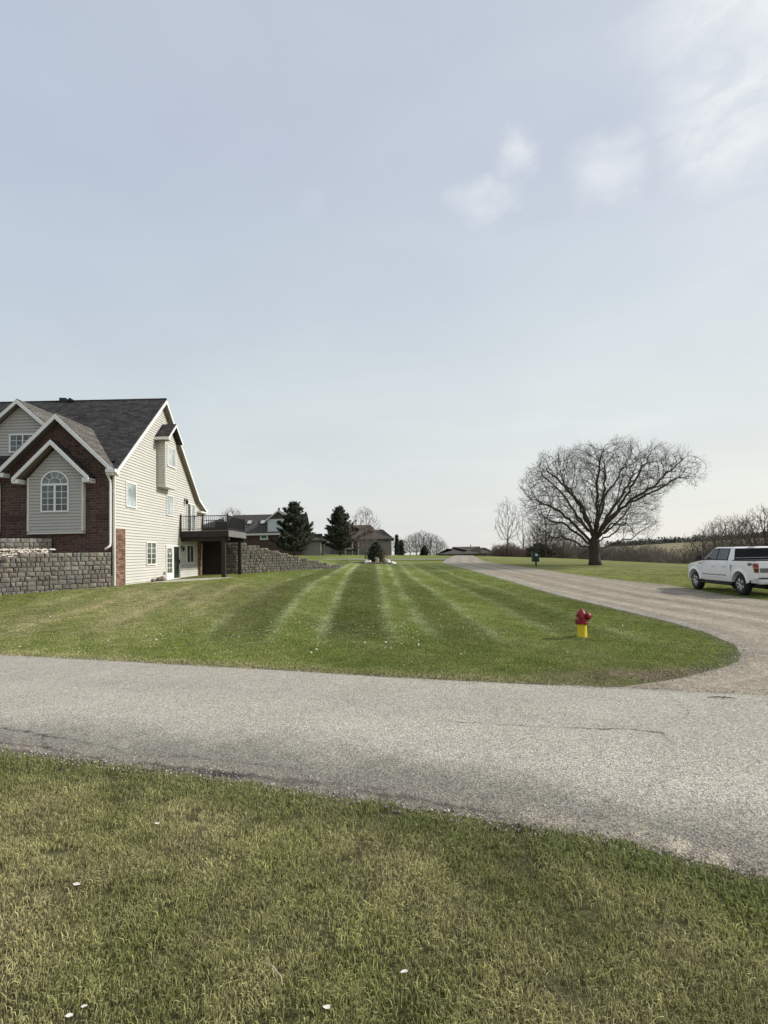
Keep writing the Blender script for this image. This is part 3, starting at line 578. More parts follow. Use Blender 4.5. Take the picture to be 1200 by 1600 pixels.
# main brick gable roof
def gable(root,xc,zp,hw,slope,y0,y1,mat,fas=.24,ybk=None,rname='gable_roof',trim=WHITE,ret=.35,ov=0):
    ze=zp-hw*slope; mb=MB()
    def back(x,z): # where this roof meets the main slope
        return min(ybk or 99,25.62+(z-6.24)/.862+.15)
    yb=back(0,zp); ye=max(y1,back(0,ze))
    slab(mb,[(xc,y0,zp),(xc,yb,zp),(xc+hw,ye,ze),(xc+hw,y0,ze)],.07); slab(mb,[(xc-.002,y0,zp),(xc-.002,yb,zp),(xc-hw,ye,ze),(xc-hw,y0,ze)],.07)
    r=mb.build(rname,mat,root); pl=Pl((0,y0,0),(1,0,0),(0,-1,0)); mb=MB()
    rake(mb,pl,[(xc-hw,ze-.05),(xc,zp-.05)],fas,.04); rake(mb,pl,[(xc,zp-.05),(xc+hw,ze-.05)],fas,.04)
    mb.build('gable_trim',trim,r)
    mb=MB()
    for s in (-1,1):
        a=(xc+s*hw,ze-.20); b=(xc,zp-.20)
        mb.hexa([(a[0],y0,a[1]),(b[0],y0,b[1]),(b[0],y1,b[1]),(a[0],y1,a[1]),(a[0],y0,a[1]+.02),(b[0],y0,b[1]+.02),(b[0],y1,b[1]+.02),(a[0],y1,a[1]+.02)])
    mb.build('soffit',SOFFIT,r)
    if ret:
        mb=MB()
        for s in (-1,1):
            x0,x1=sorted((xc+s*hw,xc+s*(hw-ret))); mb.box(x0,x1,y0+.003,y1-.003,ze-.30,ze-.10)
        mb.each('eave_return',trim,r)
    return r
gable(H,-15.50,8.98,2.78,.975,25.55,26.02,ROOFL,.24)
# grey-sided projecting bay on the brick gable
b_=Pl((0,25.8,0),(1,0,0),(0,-1,0)); mb=MB()
siding(mb,[(-16.90,3.30),(-16.90,5.93),(-15.58,7.36),(-14.30,5.93),(-14.30,3.30)],(0,25.8,0),(1,0,0),(0,-1,0),.15,.026)
siding(mb,[(0,3.30),(0,5.93),(.2,5.93),(.2,3.30)],(-14.30,25.8,0),(0,1,0),(1,0,0),.15,.02); mb.prism([(-16.9,25.815,3.38),(-16.9,25.815,5.93),(-15.58,25.815,7.34),(-14.31,25.815,5.93),(-14.31,25.815,3.38)],(0,.18,0))
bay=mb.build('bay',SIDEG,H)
mb=MB(); b_.bar(mb,-16.95,-16.86,3.36,5.93,0,.03); b_.bar(mb,-14.36,-14.27,3.36,5.93,0,.03); mb.box(-14.297,-14.27,25.80,25.99,3.36,5.93); b_.bar(mb,-16.95,-14.27,3.24,3.298,-.19,.035); mb.each('corner_trim',CREAM,bay)
gable(bay,-15.60,7.70,1.80,.985,25.36,26.0,ROOFM,.22,ybk=26.0,ret=.30)
# arched window with mullions
mb=MB(); u0,u1,z0,z1=-16.29,-14.95,4.27,5.60; b=b_.bar; uc=(u0+u1)/2; rad=(u1-u0)/2
b(mb,u0,u1,z0,z0+.07,.004,.07); b(mb,u0,u1,z1-.06,z1+.04,.004,.06); b(mb,u0,u0+.07,z0+.073,z1-.063,.004,.06); b(mb,u1-.07,u1,z0+.073,z1-.063,.004,.06); b(mb,uc-.05,uc+.05,z0+.073,z1-.063,.004,.055)
for s0,s1 in ((u0+.07,uc-.05),(uc+.05,u1-.07)):
    m_=(s0+s1)/2; b(mb,m_-.012,m_+.012,z0+.07,z1-.06,.035,.043)
    for j in (1,2,3): zz=z0+.07+(z1-z0-.13)*j/4; b(mb,s0,s1,zz-.012,zz+.012,.0355,.0425)
za=z1+.04; n=20
for ro,ri,o0,o1 in ((rad,rad-.075,.004,.06),(rad*.46,rad*.46-.026,.035,.045)):
    for k in range(n):
        a0,a1=math.pi*k/n,math.pi*(k+1)/n; P=[]
        for o in (o0,o1):
            for a,r_ in ((a0,ri),(a1,ri),(a1,ro),(a0,ro)): P.append(b_.p(uc+r_*math.cos(a),za+.92*r_*math.sin(a),o))
        mb.hexa(P)
for a in (36,72,108,144):
    a=R(a); d=Vector((math.cos(a),math.sin(a)*.92)); e=Vector((-d.y,d.x))*.012; P=[]
    for o in (.0352,.0448):
        for q,s in ((rad*.44,-1),(rad*.94,-1),(rad*.94,1),(rad*.44,1)): P.append(b_.p(uc+d.x*q+e.x*s,za+d.y*q+e.y*s,o))
    mb.hexa(P)
w=mb.build('arched_window',WHITE,bay)
mb=MB(); b(mb,u0+.03,u1-.03,z0+.03,z1,.003,.032); arc=[b_.p(uc+(rad-.04)*math.cos(math.pi*k/n),za+.92*(rad-.04)*math.sin(math.pi*k/n),.003) for k in range(n+1)]; mb.prism(arc,(0,-.018,0)); 
pn=MB(); b(pn,u0+.03,u1-.03,z0+.03,z1,.003,.032); o=pn.build('pane',GLASS,bay)
pn=MB(); pn.prism([b_.p(uc+(rad-.04)*math.cos(math.pi*k/n),za+.92*(rad-.04)*math.sin(math.pi*k/n),.003) for k in range(n+1)],(0,-.029,0)); pn.build('arched_pane',glass('hazy_arch_glass',(.22,.25,.25)),bay)
# roof dormer at the left
d_=Pl((0,26.8,0),(1,0,0),(0,-1,0)); mb=MB()
siding(mb,[(-19.25,6.6),(-19.25,8.55),(-17.93,9.75),(-16.6,8.55),(-16.6,6.6)],(0,26.8,0),(1,0,0),(0,-1,0)); mb.box(-19.25,-16.6,26.82,28.4,6.6,8.45)
siding(mb,[(-24,6.6),(-24,8.2),(-19.3,8.2),(-19.3,6.6)],(0,27.05,0),(1,0,0),(0,-1,0)); mb.box(-24,-19.3,27.07,28.2,6.6,8.2)
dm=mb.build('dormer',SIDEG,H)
mb=MB(); d_.bar(mb,-19.29,-19.19,6.6,8.5,0,.03); mb.each('corner_trim',CREAM,dm)
gable(dm,-17.93,9.98,1.62,.88,26.45,26.82,ROOFL,.20,ret=.30)
window(dm,d_,-18.5,-17.15,7.35,8.30,2,(2,3),.075,GLASS)
mb=MB(); slab(mb,[(-24,26.7,8.25),(-19.55,26.7,8.25),(-19.55,28.2,8.6),(-24,28.2,8.6)]); mb.build('dormer_roof',ROOFM,dm)
# side wall windows and doors
window(H,side,27.14,28.25,4.6,5.88,1,None,.06,GLASSB,out=.06)
window(H,side,32.2,33.2,4.53,5.78,1,None,.06,GLASSB,out=.06)
window(H,side,29.45,30.69,1.62,2.91,2,(1,4),.07,GLASSG)
window(H,side,35.44,36.77,1.63,2.86,2,None,.07,GLASS)
def door(name,u0,u1,z0,z1,lo):
    mb=MB(); b=side.bar; e=.003
    b(mb,u0,u1,z1-.08,z1,.004,.07); b(mb,u0,u1,z0,z0+.06,.004,.09); b(mb,u0,u0+.08,z0+.063,z1-.083,.004,.07); b(mb,u1-.08,u1,z0+.063,z1-.083,.004,.07); um=(u0+u1)/2; b(mb,um-.07,um+.07,z0+.063,z1-.083,.004,.065)
    if lo:
        b(mb,u0+.083,um-.073,z0+.063,z0+.42,0.004,.055); b(mb,u0+.083,u0+.17,z0+.423,z1-.083,.004,.045); b(mb,um-.15,um-.073,z0+.423,z1-.083,.004,.045)
        b(mb,u0+.173,um-.153,z1-.2,z1-.083,.004,.045); uu=(u0+.17+um-.15)/2
        for j in range(1,5): zz=z0+.42+(z1-.2-z0-.42)*j/5; b(mb,u0+.173,um-.153,zz-.013,zz+.013,.035,.044)
        b(mb,uu-.012,uu+.012,z0+.423,z1-.2,.0355,.0435)
    f=mb.build(name,WHITE,H)
    pm=MB(); b(pm,u0+.05,um-.04,z0+.05,z1-.05,.003,.032); pm.build('pane',GLASSG if lo else GLASSD,f)
    pm=MB(); b(pm,um+.04,u1-.05,z0+.05,z1-.05,.003,.034); pm.build('screen_pane',GLASSD if lo else GLASSB,f)
    hm=MB(); b(hm,u1-.14,u1-.10,z0+.95,z0+1.2,.07,.12); hm.build('handle',BLACK,f)
    return f
dr1=door('patio_door',32.1,34.23,.69,2.77,True); door('deck_door',35.5,37.0,3.66,5.62,False)
mb=MB() # heart wreath on the left leaf
hp=[side.p(32.62+.017*16*math.sin(t_)**3*.95,2.42+.017*(13*math.cos(t_)-5*math.cos(2*t_)-2*math.cos(3*t_)-math.cos(4*t_)),.05) for t_ in [6.283*k/24 for k in range(25)]]
mb.tube(hp,.022,5); mb.build('heart_wreath',M('pale_wreath',(.62,.6,.58),.9,.2,30,bmp=.5),dr1)
# wall lamps, tap, vents
for (y,z,s) in ((35.15,5.68,1.2),(34.5,2.62,1.0)):
    mb=MB(); x=XW+.02; mb.box(x,x+.04,y-.05*s,y+.05*s,z-.02*s,z+.12*s); mb.tube([(x+.03,y,z+.08*s),(x+.12,y,z+.17*s),(x+.16,y,z+.10*s)],.012,5); mb.lathe([(.03*s,.08*s),(.09*s,.0),(.07*s,-.16*s),(.03*s,-.2*s)],(x+.16,y,z),8); mb.build('wall_lamp',BLACK,H)
mb=MB(); mb.box(XW+.01,XW+.09,31.75,31.87,1.05,1.17); mb.tube([(XW+.05,31.8,1.08),(XW+.12,31.8,1.0)],.02,6); mb.build('garden_tap',M('tap_grey',(.12,.12,.12),.5),H)
mb=MB(); mb.box(XW+.01,XW+.05,34.7,34.85,1.45,1.53); mb.build('outlet_cover',M('outlet_grey',(.25,.25,.24),.6),H)
# box dormer hanging on the side wall
XF=-12.42; mb=MB()
siding(mb,[(30.9,6.15),(30.9,8.85),(31.7,9.55),(32.5,8.85),(32.5,6.15)],(XF,0,0),(0,1,0),(1,0,0),.15,.026); siding(mb,[(XW,6.15),(XW,8.85),(XF,8.85),(XF,6.15)],(0,30.9,0),(1,0,0),(0,-1,0),.15,.02)
mb.box(XW,XF-.003,30.915,32.5,6.2,8.85)
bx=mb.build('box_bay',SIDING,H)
mb=MB(); mb.box(XW,XF+.02,30.88,32.52,6.07,6.148); mb.box(XF-.05,XF+.018,30.872,30.95,6.2,8.85); mb.each('corner_trim',CREAM,bx)
mb=MB(); yr,zr,ye0,ye1=31.70,9.86,30.58,32.85; s_=.86
slab(mb,[(XF+.33,yr,zr),(XF+.33,ye0,zr-s_*(yr-ye0)),(XW,ye0,zr-s_*(yr-ye0)),(XW,yr,zr)],.06); slab(mb,[(XF+.33,yr+.002,zr),(XF+.33,ye1,zr-s_*(ye1-yr)),(XW,ye1,zr-s_*(ye1-yr)),(XW,yr+.002,zr)],.06)
rr=mb.build('bay_roof',ROOFM,bx); mb=MB(); pl=Pl((XF+.33,0,0),(0,1,0),(1,0,0)); rake(mb,pl,[(ye0,zr-s_*(yr-ye0)-.04),(yr,zr-.04)],.15,.03); rake(mb,pl,[(yr,zr-.04),(ye1,zr-s_*(ye1-yr)-.04)],.15,.03)
mb.box(XW,XF+.36,ye0-.05,ye0,zr-s_*(yr-ye0)-.19,zr-s_*(yr-ye0)-.03); mb.build('rake_board',WHITE,rr)
mb=MB(); mb.box(XW,XF+.32,ye0+.003,30.87,8.66,8.70); mb.build('soffit',SOFFIT,rr)
window(bx,Pl((XF+.012,0,0),(0,1,0),(1,0,0)),31.08,32.36,7.3,8.5,2,None,.07,glass('pale_glass',(.42,.45,.44),.3),out=.05)
# rear wing glimpsed past the corner
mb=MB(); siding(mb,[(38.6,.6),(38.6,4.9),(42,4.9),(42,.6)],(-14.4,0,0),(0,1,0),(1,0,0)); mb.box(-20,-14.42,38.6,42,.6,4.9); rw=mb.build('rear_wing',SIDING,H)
mb=MB(); slab(mb,[(-14.0,38.7,4.95),(-14.0,42.3,4.95),(-15.6,42.3,5.9),(-15.6,38.7,5.9)]); mb.build('wing_roof',ROOFM,rw); mb=MB(); mb.box(-14.05,-13.93,38.7,42.3,4.80,4.94); mb.build('gutter',WHITE,rw)
# ------------------------------------------------------------------ deck (part of the house: bolted to it)
X0,X1,Y0,Y1=XW+.03,-9.79,34.30,38.58
mb=MB(); mb.box(X0,X1-.04,Y0,Y0+.05,3.28,3.64); mb.box(X0,X1-.04,Y1-.05,Y1,3.28,3.64)
for k in range(9): x=X0+.2+k*.34; mb.box(x,x+.05,Y0+.053,Y1-.053,3.30,3.58)
dk=mb.build('deck',DARKW,H)
mb=MB()
for k in range(29): y=Y0+.003+k*.148; mb.box(X0,X1-.045,y,y+.14,3.641,3.68)
mb.build('deck_boards',M('deck_board',(.20,.16,.12),.8,.2,3),dk)
mb=MB(); mb.box(X1-.037,X1,Y0-.02,Y1+.02,3.27,3.66); mb.build('end_fascia',DARKL,dk)
mb=MB(); mb.box(X0,X1-.06,Y0+.25,Y0+.40,3.02,3.275); mb.box(X0,X1-.06,Y1-.42,Y1-.27,3.02,3.275); mb.each('beam',DARKW,dk)
mb=MB(); mb.box(-10.34,-10.10,34.5,34.74,.70,3.27); mb.build('post',DARKW,dk); mb=MB(); mb.box(-10.30,-10.08,38.2,38.42,.70,3.27); mb.build('post',DARKW,dk)
def rail(a,b,name='railing'):
    a,b=Vector(a),Vector(b); n=max(2,int((b-a).length/.118)); mb=MB(); d=(b-a).normalized(); q=Vector((-d.y,d.x,0))*.022
    for z,h in ((.96,.045),(.12,.04)):
        z0=3.68+z-h; mb.hexa([tuple(a-q+Vector((0,0,z0))),tuple(b-q+Vector((0,0,z0))),tuple(b+q+Vector((0,0,z0))),tuple(a+q+Vector((0,0,z0))),tuple(a-q+Vector((0,0,z0+h))),tuple(b-q+Vector((0,0,z0+h))),tuple(b+q+Vector((0,0,z0+h))),tuple(a+q+Vector((0,0,z0+h)))])
    for k in range(1,n): p=a+(b-a)*k/n; mb.box(p.x-.012,p.x+.012,p.y-.012,p.y+.012,3.79,4.61)
    return mb.build(name,BLACK,dk)
XE=X1-.10; YA=Y0+.06; YB=Y1-.08
rail((X0+.07,YA,0),(-11.45,YA,0)); rail((-11.45,YA,0),(XE,YA,0)); rail((XE,YA,0),(XE,YB,0)); rail((XE,YB,0),(X0+.07,YB,0))
for x,y in ((X0+.05,YA),(-11.45,YA),(XE,YA),(XE,YB),(-11.45,YB),(X0+.05,YB)):
    mb=MB(); mb.box(x-.04,x+.04,y-.04,y+.04,3.66,4.70); mb.box(x-.05,x+.05,y-.05,y+.05,4.70,4.73); mb.build('railing_post',BLACK,dk)
mb=MB(); mb.tube([(-12.3,36.3,3.22),(-10.9,36.3,3.22)],.03,6); mb.build('tube_lamp',WHITE,dk)
mb=MB(); mb.box(-12.86,-11.5,38.64,38.74,.5,3.2); mb.build('shade_panel',M('under_deck_shade',(.025,.022,.02),.9,.2,3),H)  # dark panel added to stand for the shade under the deck
# things standing on the deck
G=empty('covered_grill',(-10.9,37.2,3.68),0,'dark covered grill standing on the raised deck behind its railing','grill')
mb=MB(); mb.hexa([(-11.55,36.85,3.75),(-10.35,36.85,3.75),(-10.35,37.5,3.75),(-11.55,37.5,3.75),(-11.45,36.92,4.42),(-10.45,36.92,4.42),(-10.45,37.42,4.42),(-11.45,37.42,4.42)]); mb.build('cover',M('dark_canvas',(.05,.045,.04),.9,.2,6,bmp=.4),G,bevel=.06)
for x in (-11.5,-10.42):
    for y in (36.9,37.42): mb=MB(); mb.box(x,x+.05,y,y+.05,3.68,3.80); mb.build('leg',BLACK,G)
# patio slab
mb=MB(); mb.prism([(XW-.05,29.0,.55),(-12.2,28.9,.55),(-10.6,31.9,.55),(-9.7,34.2,.55),(-9.6,38.6,.55),(XW-.05,38.6,.55)],(0,0,.15)); tag(mb.build('patio',CONC,None),kind='structure')
# ------------------------------------------------------------------ retaining walls of rough blocks
def blockwall(name,P,base,top,label,seed,ch=.2,bw=.31,step=None,depth=.35,tint=(.225,.21,.185),cat='retaining wall',batter=.0):
    """P: plan polyline; base(s),top(s): heights along it"""
    rg=random.Random(seed); P=[Vector(p) for p in P]; d=[0]
    for a,b in zip(P[:-1],P[1:]): d.append(d[-1]+(b-a).length)
    def at(s):
        for i in range(len(P)-1):
            if s<=d[i+1] or i==len(P)-2:
                t_=(s-d[i])/(d[i+1]-d[i]); q=P[i]+(P[i+1]-P[i])*t_; dd=(P[i+1]-P[i]).normalized(); return q,dd
    V=[];Fc=[];CO=[]; Lt=d[-1]; zb=min(base(s) for s in np.linspace(0,Lt,30))-.3
    zt=max(top(s) for s in np.linspace(0,Lt,60)); nrow=int((zt-zb)/ch+.5); z0=zt-nrow*ch
    for r_ in range(nrow):
        z=z0+r_*ch; s=-rg.random()*bw
        while s<Lt:
            w=bw*rg.choice((.55,.8,1,1.1)); a,b_2=max(0,s),min(Lt,s+w-.012); s+=w
            if b_2-a<.05: continue
            m_=(a+b_2)/2
            if z+ch>top(m_)+ch*.5+.001 or z+ch<base(m_)-.05: continue
            pa,da=at(a+.001); pb,db=at(b_2-.001); nrm=Vector((da.y,-da.x)).normalized(); bulge=.02+rg.random()*.035; off=rg.uniform(-.015,.02)-batter*r_
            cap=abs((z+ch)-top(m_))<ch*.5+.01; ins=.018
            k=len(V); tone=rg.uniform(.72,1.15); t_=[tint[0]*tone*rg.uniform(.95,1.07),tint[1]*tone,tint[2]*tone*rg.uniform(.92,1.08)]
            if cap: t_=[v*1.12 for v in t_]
            def pt(p,o,zz): q=p+nrm*(o+off); return (q.x,q.y,zz)
            n4=[pt(pa,0,z+.004),pt(pb,0,z+.004),pt(pb,0,z+ch-.004),pt(pa,0,z+ch-.004)]
            bk=[pt(pa,-depth,z+.004),pt(pb,-depth,z+.004),pt(pb,-depth,z+ch-.004),pt(pa,-depth,z+ch-.004)]
            pm_=pa+(pb-pa)*rg.uniform(.3,.7); e1,e2=(pb-pa)*(ins/max(.06,(pb-pa).length)),0
            fr=[pt(pa+e1,bulge*rg.uniform(.4,1),z+ins),pt(pb-e1,bulge*rg.uniform(.4,1),z+ins),pt(pb-e1,bulge*rg.uniform(.4,1),z+ch-ins),pt(pa+e1,bulge*rg.uniform(.4,1),z+ch-ins),pt(pm_,bulge*1.3,z+ch*rg.uniform(.35,.65))]
            V+=n4+bk+fr; CO+=[t_]*13
            q=[(0,1,9,8),(1,2,10,9),(2,3,11,10),(3,0,8,11)]
            for f4 in q: Fc+= [(k+f4[0],k+f4[1],k+f4[2]),(k+f4[0],k+f4[2],k+f4[3])]
            for a_,b2 in ((8,9),(9,10),(10,11),(11,8)): Fc.append((k+a_,k+b2,k+12))
            for f4 in ((3,2,6,7),(0,4,5,1),(0,3,7,4),(1,5,6,2),(4,7,6,5)): Fc+= [(k+f4[0],k+f4[1],k+f4[2]),(k+f4[0],k+f4[2],k+f4[3])]
    o=npmesh(name,V,Fc,BLOCK,np.array(CO)); return tag(o,label,cat,None)
PW=[(-21,17.5),(-15.9,22.3),(-12.88,25.62)]
def t1(s):
    s0=math.hypot(5.1,4.8); 
    return 2.30 if s>s0+.9 else (2.1 if s>s0+.35 else (1.9 if s>s0-.5 else 1.9))
blockwall('retaining_wall',PW,lambda s:.3,t1,'tall lower retaining wall of grey blocks below the brick gable, stepped at left',3,batter=.0)
blockwall('retaining_wall',[(-19.5,22.4),(-17.3,24.5),(-15.8,25.86)],lambda s:2.2,lambda s:3.02,'short upper retaining wall of pale blocks tucked under the grey siding bay',5,tint=(.28,.265,.23))
# gravel fill between the two tiers
mb=MB(); mb.prism([(-21.3,17.9,1.6),(-16.1,22.6,1.6),(-13.1,25.75,1.6),(-13.1,25.97,1.6),(-15.9,25.9,1.6),(-19.6,22.6,1.6),(-24,20,1.6)],(0,0,.28)); tag(mb.build('soil_terrace',M('soil',(.2,.17,.13),.95,.3,8,bmp=.6)),kind='structure')
mb=MB(); rg=random.Random(4)
for k in range(700):
    s=rg.random()*.85; x=-19.2+s*5.6+rg.uniform(-.1,.5); y=20.6+s*4.6+rg.uniform(-.2,.9); r_=rg.uniform(.04,.11); z=1.9+.55*max(0,min(1,(y-(22.3+(x+15.9)*1.1))*.8))
    if y-(22.3+(x+15.9)*1.1)<.33 or x>-15.0: continue
    mb.add([(x+r_*rg.uniform(.7,1.2)*a,y+r_*rg.uniform(.7,1.2)*b,z+r_*.8*c) for a,b,c in ((1,0,0),(0,1,0),(-1,0,0),(0,-1,0),(0,0,1),(0,0,-.6))],[(0,1,4),(1,2,4),(2,3,4),(3,0,4),(1,0,5),(2,1,5),(3,2,5),(0,3,5)])
tag(mb.build('landscape_gravel',M('pale_gravel',(.55,.49,.40),.9,.35,9)),'pale landscaping stones lying between the two block walls','gravel',kind='stuff')
def t2(s): # tops fall away from the deck toward the open lawn, one course at a time
    q=np.interp(s,[0,1.3,3.0,9.3,10.6],[3.12,3.05,2.85,1.35,1.12]); return round(q/.2)*.2+.0
blockwall('retaining_wall',[(-12.6,39.0),(-10.6,39.2),(-3.6,44.6)],lambda s:.7+.03*s,t2,'long dark grey block retaining wall stepping down to the lawn right of the deck',8,tint=(.185,.175,.15))
# raised back yard behind that wall
yx=np.linspace(-26,-3.2,58); yy=np.linspace(0,1,40); XX,TT=np.meshgrid(yx,yy)
Yw=np.interp(XX,[-26,-12.6,-10.6,-3.6,-3.0],[42,39.3,39.5,44.9,45.4]); YY=Yw+.05+TT*(74-Yw)
St=np.interp(XX,[-12.6,-10.6,-3.6],[0,2.0,10.8]); top=np.interp(St,[0,1.3,3.0,9.3,10.6],[3.02,2.95,2.72,1.22,1.0])
ZZ=top*(1-sst(0,.75,TT))+(terrain(XX,YY)+.03)*sst(0,.75,TT); ZZ=np.where(XX>-3.8,np.minimum(ZZ,terrain(XX,YY)-.03*(TT>.01)),ZZ)
idx=np.arange(XX.size).reshape(XX.shape); F=np.stack([idx[:-1,:-1],idx[:-1,1:],idx[1:,1:],idx[1:,:-1]],-1).reshape(-1,4)
tag(npmesh('back_lawn',np.stack([XX,YY,ZZ],-1).reshape(-1,3),F,TURF,lawn(XX,YY).reshape(-1,3),smooth=True),kind='structure')
# stones by the wall
for k,(x,y,s,lab) in enumerate(((-12.6,30.7,.22,'brown rounded rock against the beige siding, nearest the patio door'),(-12.65,29.7,.13,'small brown rock by the siding, farther from the patio door'))):
    mb=MB(); rg=random.Random(k); bm=bmesh.new(); bmesh.ops.create_icosphere(bm,subdivisions=3,radius=s)
    for v in bm.verts: v.co*= 1+.18*math.sin(v.co.x*21+k)*math.sin(v.co.y*17+2); v.co.z*=.75; v.co+=Vector((x,y,.72+s*.4))
    me=bpy.data.meshes.new('rock'); bm.to_mesh(me); bm.free(); me.materials.append(M('brown_rock',(.16,.13,.10),.9,.3,8,bmp=.5)); tag(obj('rock',me),lab,'rock')
# ------------------------------------------------------------------ pickup truck
PAINT=M('white_paint',(.88,.87,.85),.35,.03,1.2,spec=.4,coat=.25,stain=.08); CHROME=M('bright_alloy',(.62,.62,.62),.28,.15,9,metal=.75); RUB=M('tyre_rubber',(.022,.021,.020),.85,.2,14); TRIM=M('black_trim',(.02,.02,.02),.55,.1,8); SEAM=M('seam_dark',(.25,.25,.25),.7)
RED=M('red_lens',(.32,.012,.018),.2,.2,25,coat=.6); REDD=M('dark_red_lens',(.14,.008,.012),.2,.2,25,coat=.6); TGLASS=glass('tinted_glass',(.03,.042,.05),.05,.45); BGLASS=glass('privacy_glass',(.008,.010,.011),.12,.15); GREYM=M('grey_trim',(.10,.10,.10),.4,.1,6)
rz=math.atan2(3.7,.34); LD=Vector((-math.sin(rz),math.cos(rz),0)); T0=Vector((13.92,21.4,0))-LD*.95; T0.z=float(terrain(14.6,22.5))
TR=empty('pickup_truck',T0,rz,'white four door pickup truck with chrome wheels parked on the grass beside the gravel drive','truck')
def arc(cx,cz,r_,a0,a1,n=12): return [(cx+r_*math.cos(R(a0+(a1-a0)*k/n)),cz+r_*math.sin(R(a0+(a1-a0)*k/n))) for k in range(n+1)]
prof=[(-1.13,.70),(-.60,.60)]+arc(0,.43,.53,162,12)+[(.56,.50),(3.10,.50)]+arc(3.68,.43,.53,168,14)+[(4.22,.55),(4.42,.58),(4.50,.80),(4.48,1.04),(4.36,1.15),(4.0,1.23),(3.12,1.33),(2.95,1.355),(.65,1.355),(.645,1.345),(-1.10,1.345),(-1.14,1.30)]
def sec(y,s=0): return [(x,y,z) for x,z in prof]
mb=MB(); n=len(prof)
# three slices give the flanks a slight tumblehome
ys_=[(-.90,.0),(-.985,.05),(-.985,.5),(.985,.5)]
mb.prism([(x,-.985,z) for x,z in prof],(0,1.97,0)); body=mb.build('body',PAINT,TR,local=True,bevel=.045,seg=3)
for v in body.data.vertices:
    if abs(v.co.y)>.80:
        z=v.co.z; v.co.y*=1-.055*max(0,(z-.95)/.4)**2-.05*max(0,(.75-z)/.25)**2
    if v.co.x>4.0: v.co.y*=1-.10*((v.co.x-4.0)/.5)**2
mb=MB(); mb.hexa([(.66,-.915,1.34),(3.10,-.915,1.34),(3.10,.915,1.34),(.66,.915,1.34),(.84,-.70,1.91),(2.30,-.70,1.91),(2.30,.70,1.91),(.84,.70,1.91)])
cab=mb.build('cab',PAINT,TR,local=True,bevel=.10,seg=4)
def onside(x,z,o,s=1):
    y=.915-(z-1.34)*(.215/.57); return (x,s*(y+o),z)
def sidepoly(P,o,s=1,th=.014):
    mb=MB(); a=[onside(x,z,o,s) for x,z in P]; mb.prism(a,(0,s*th,0)); return mb
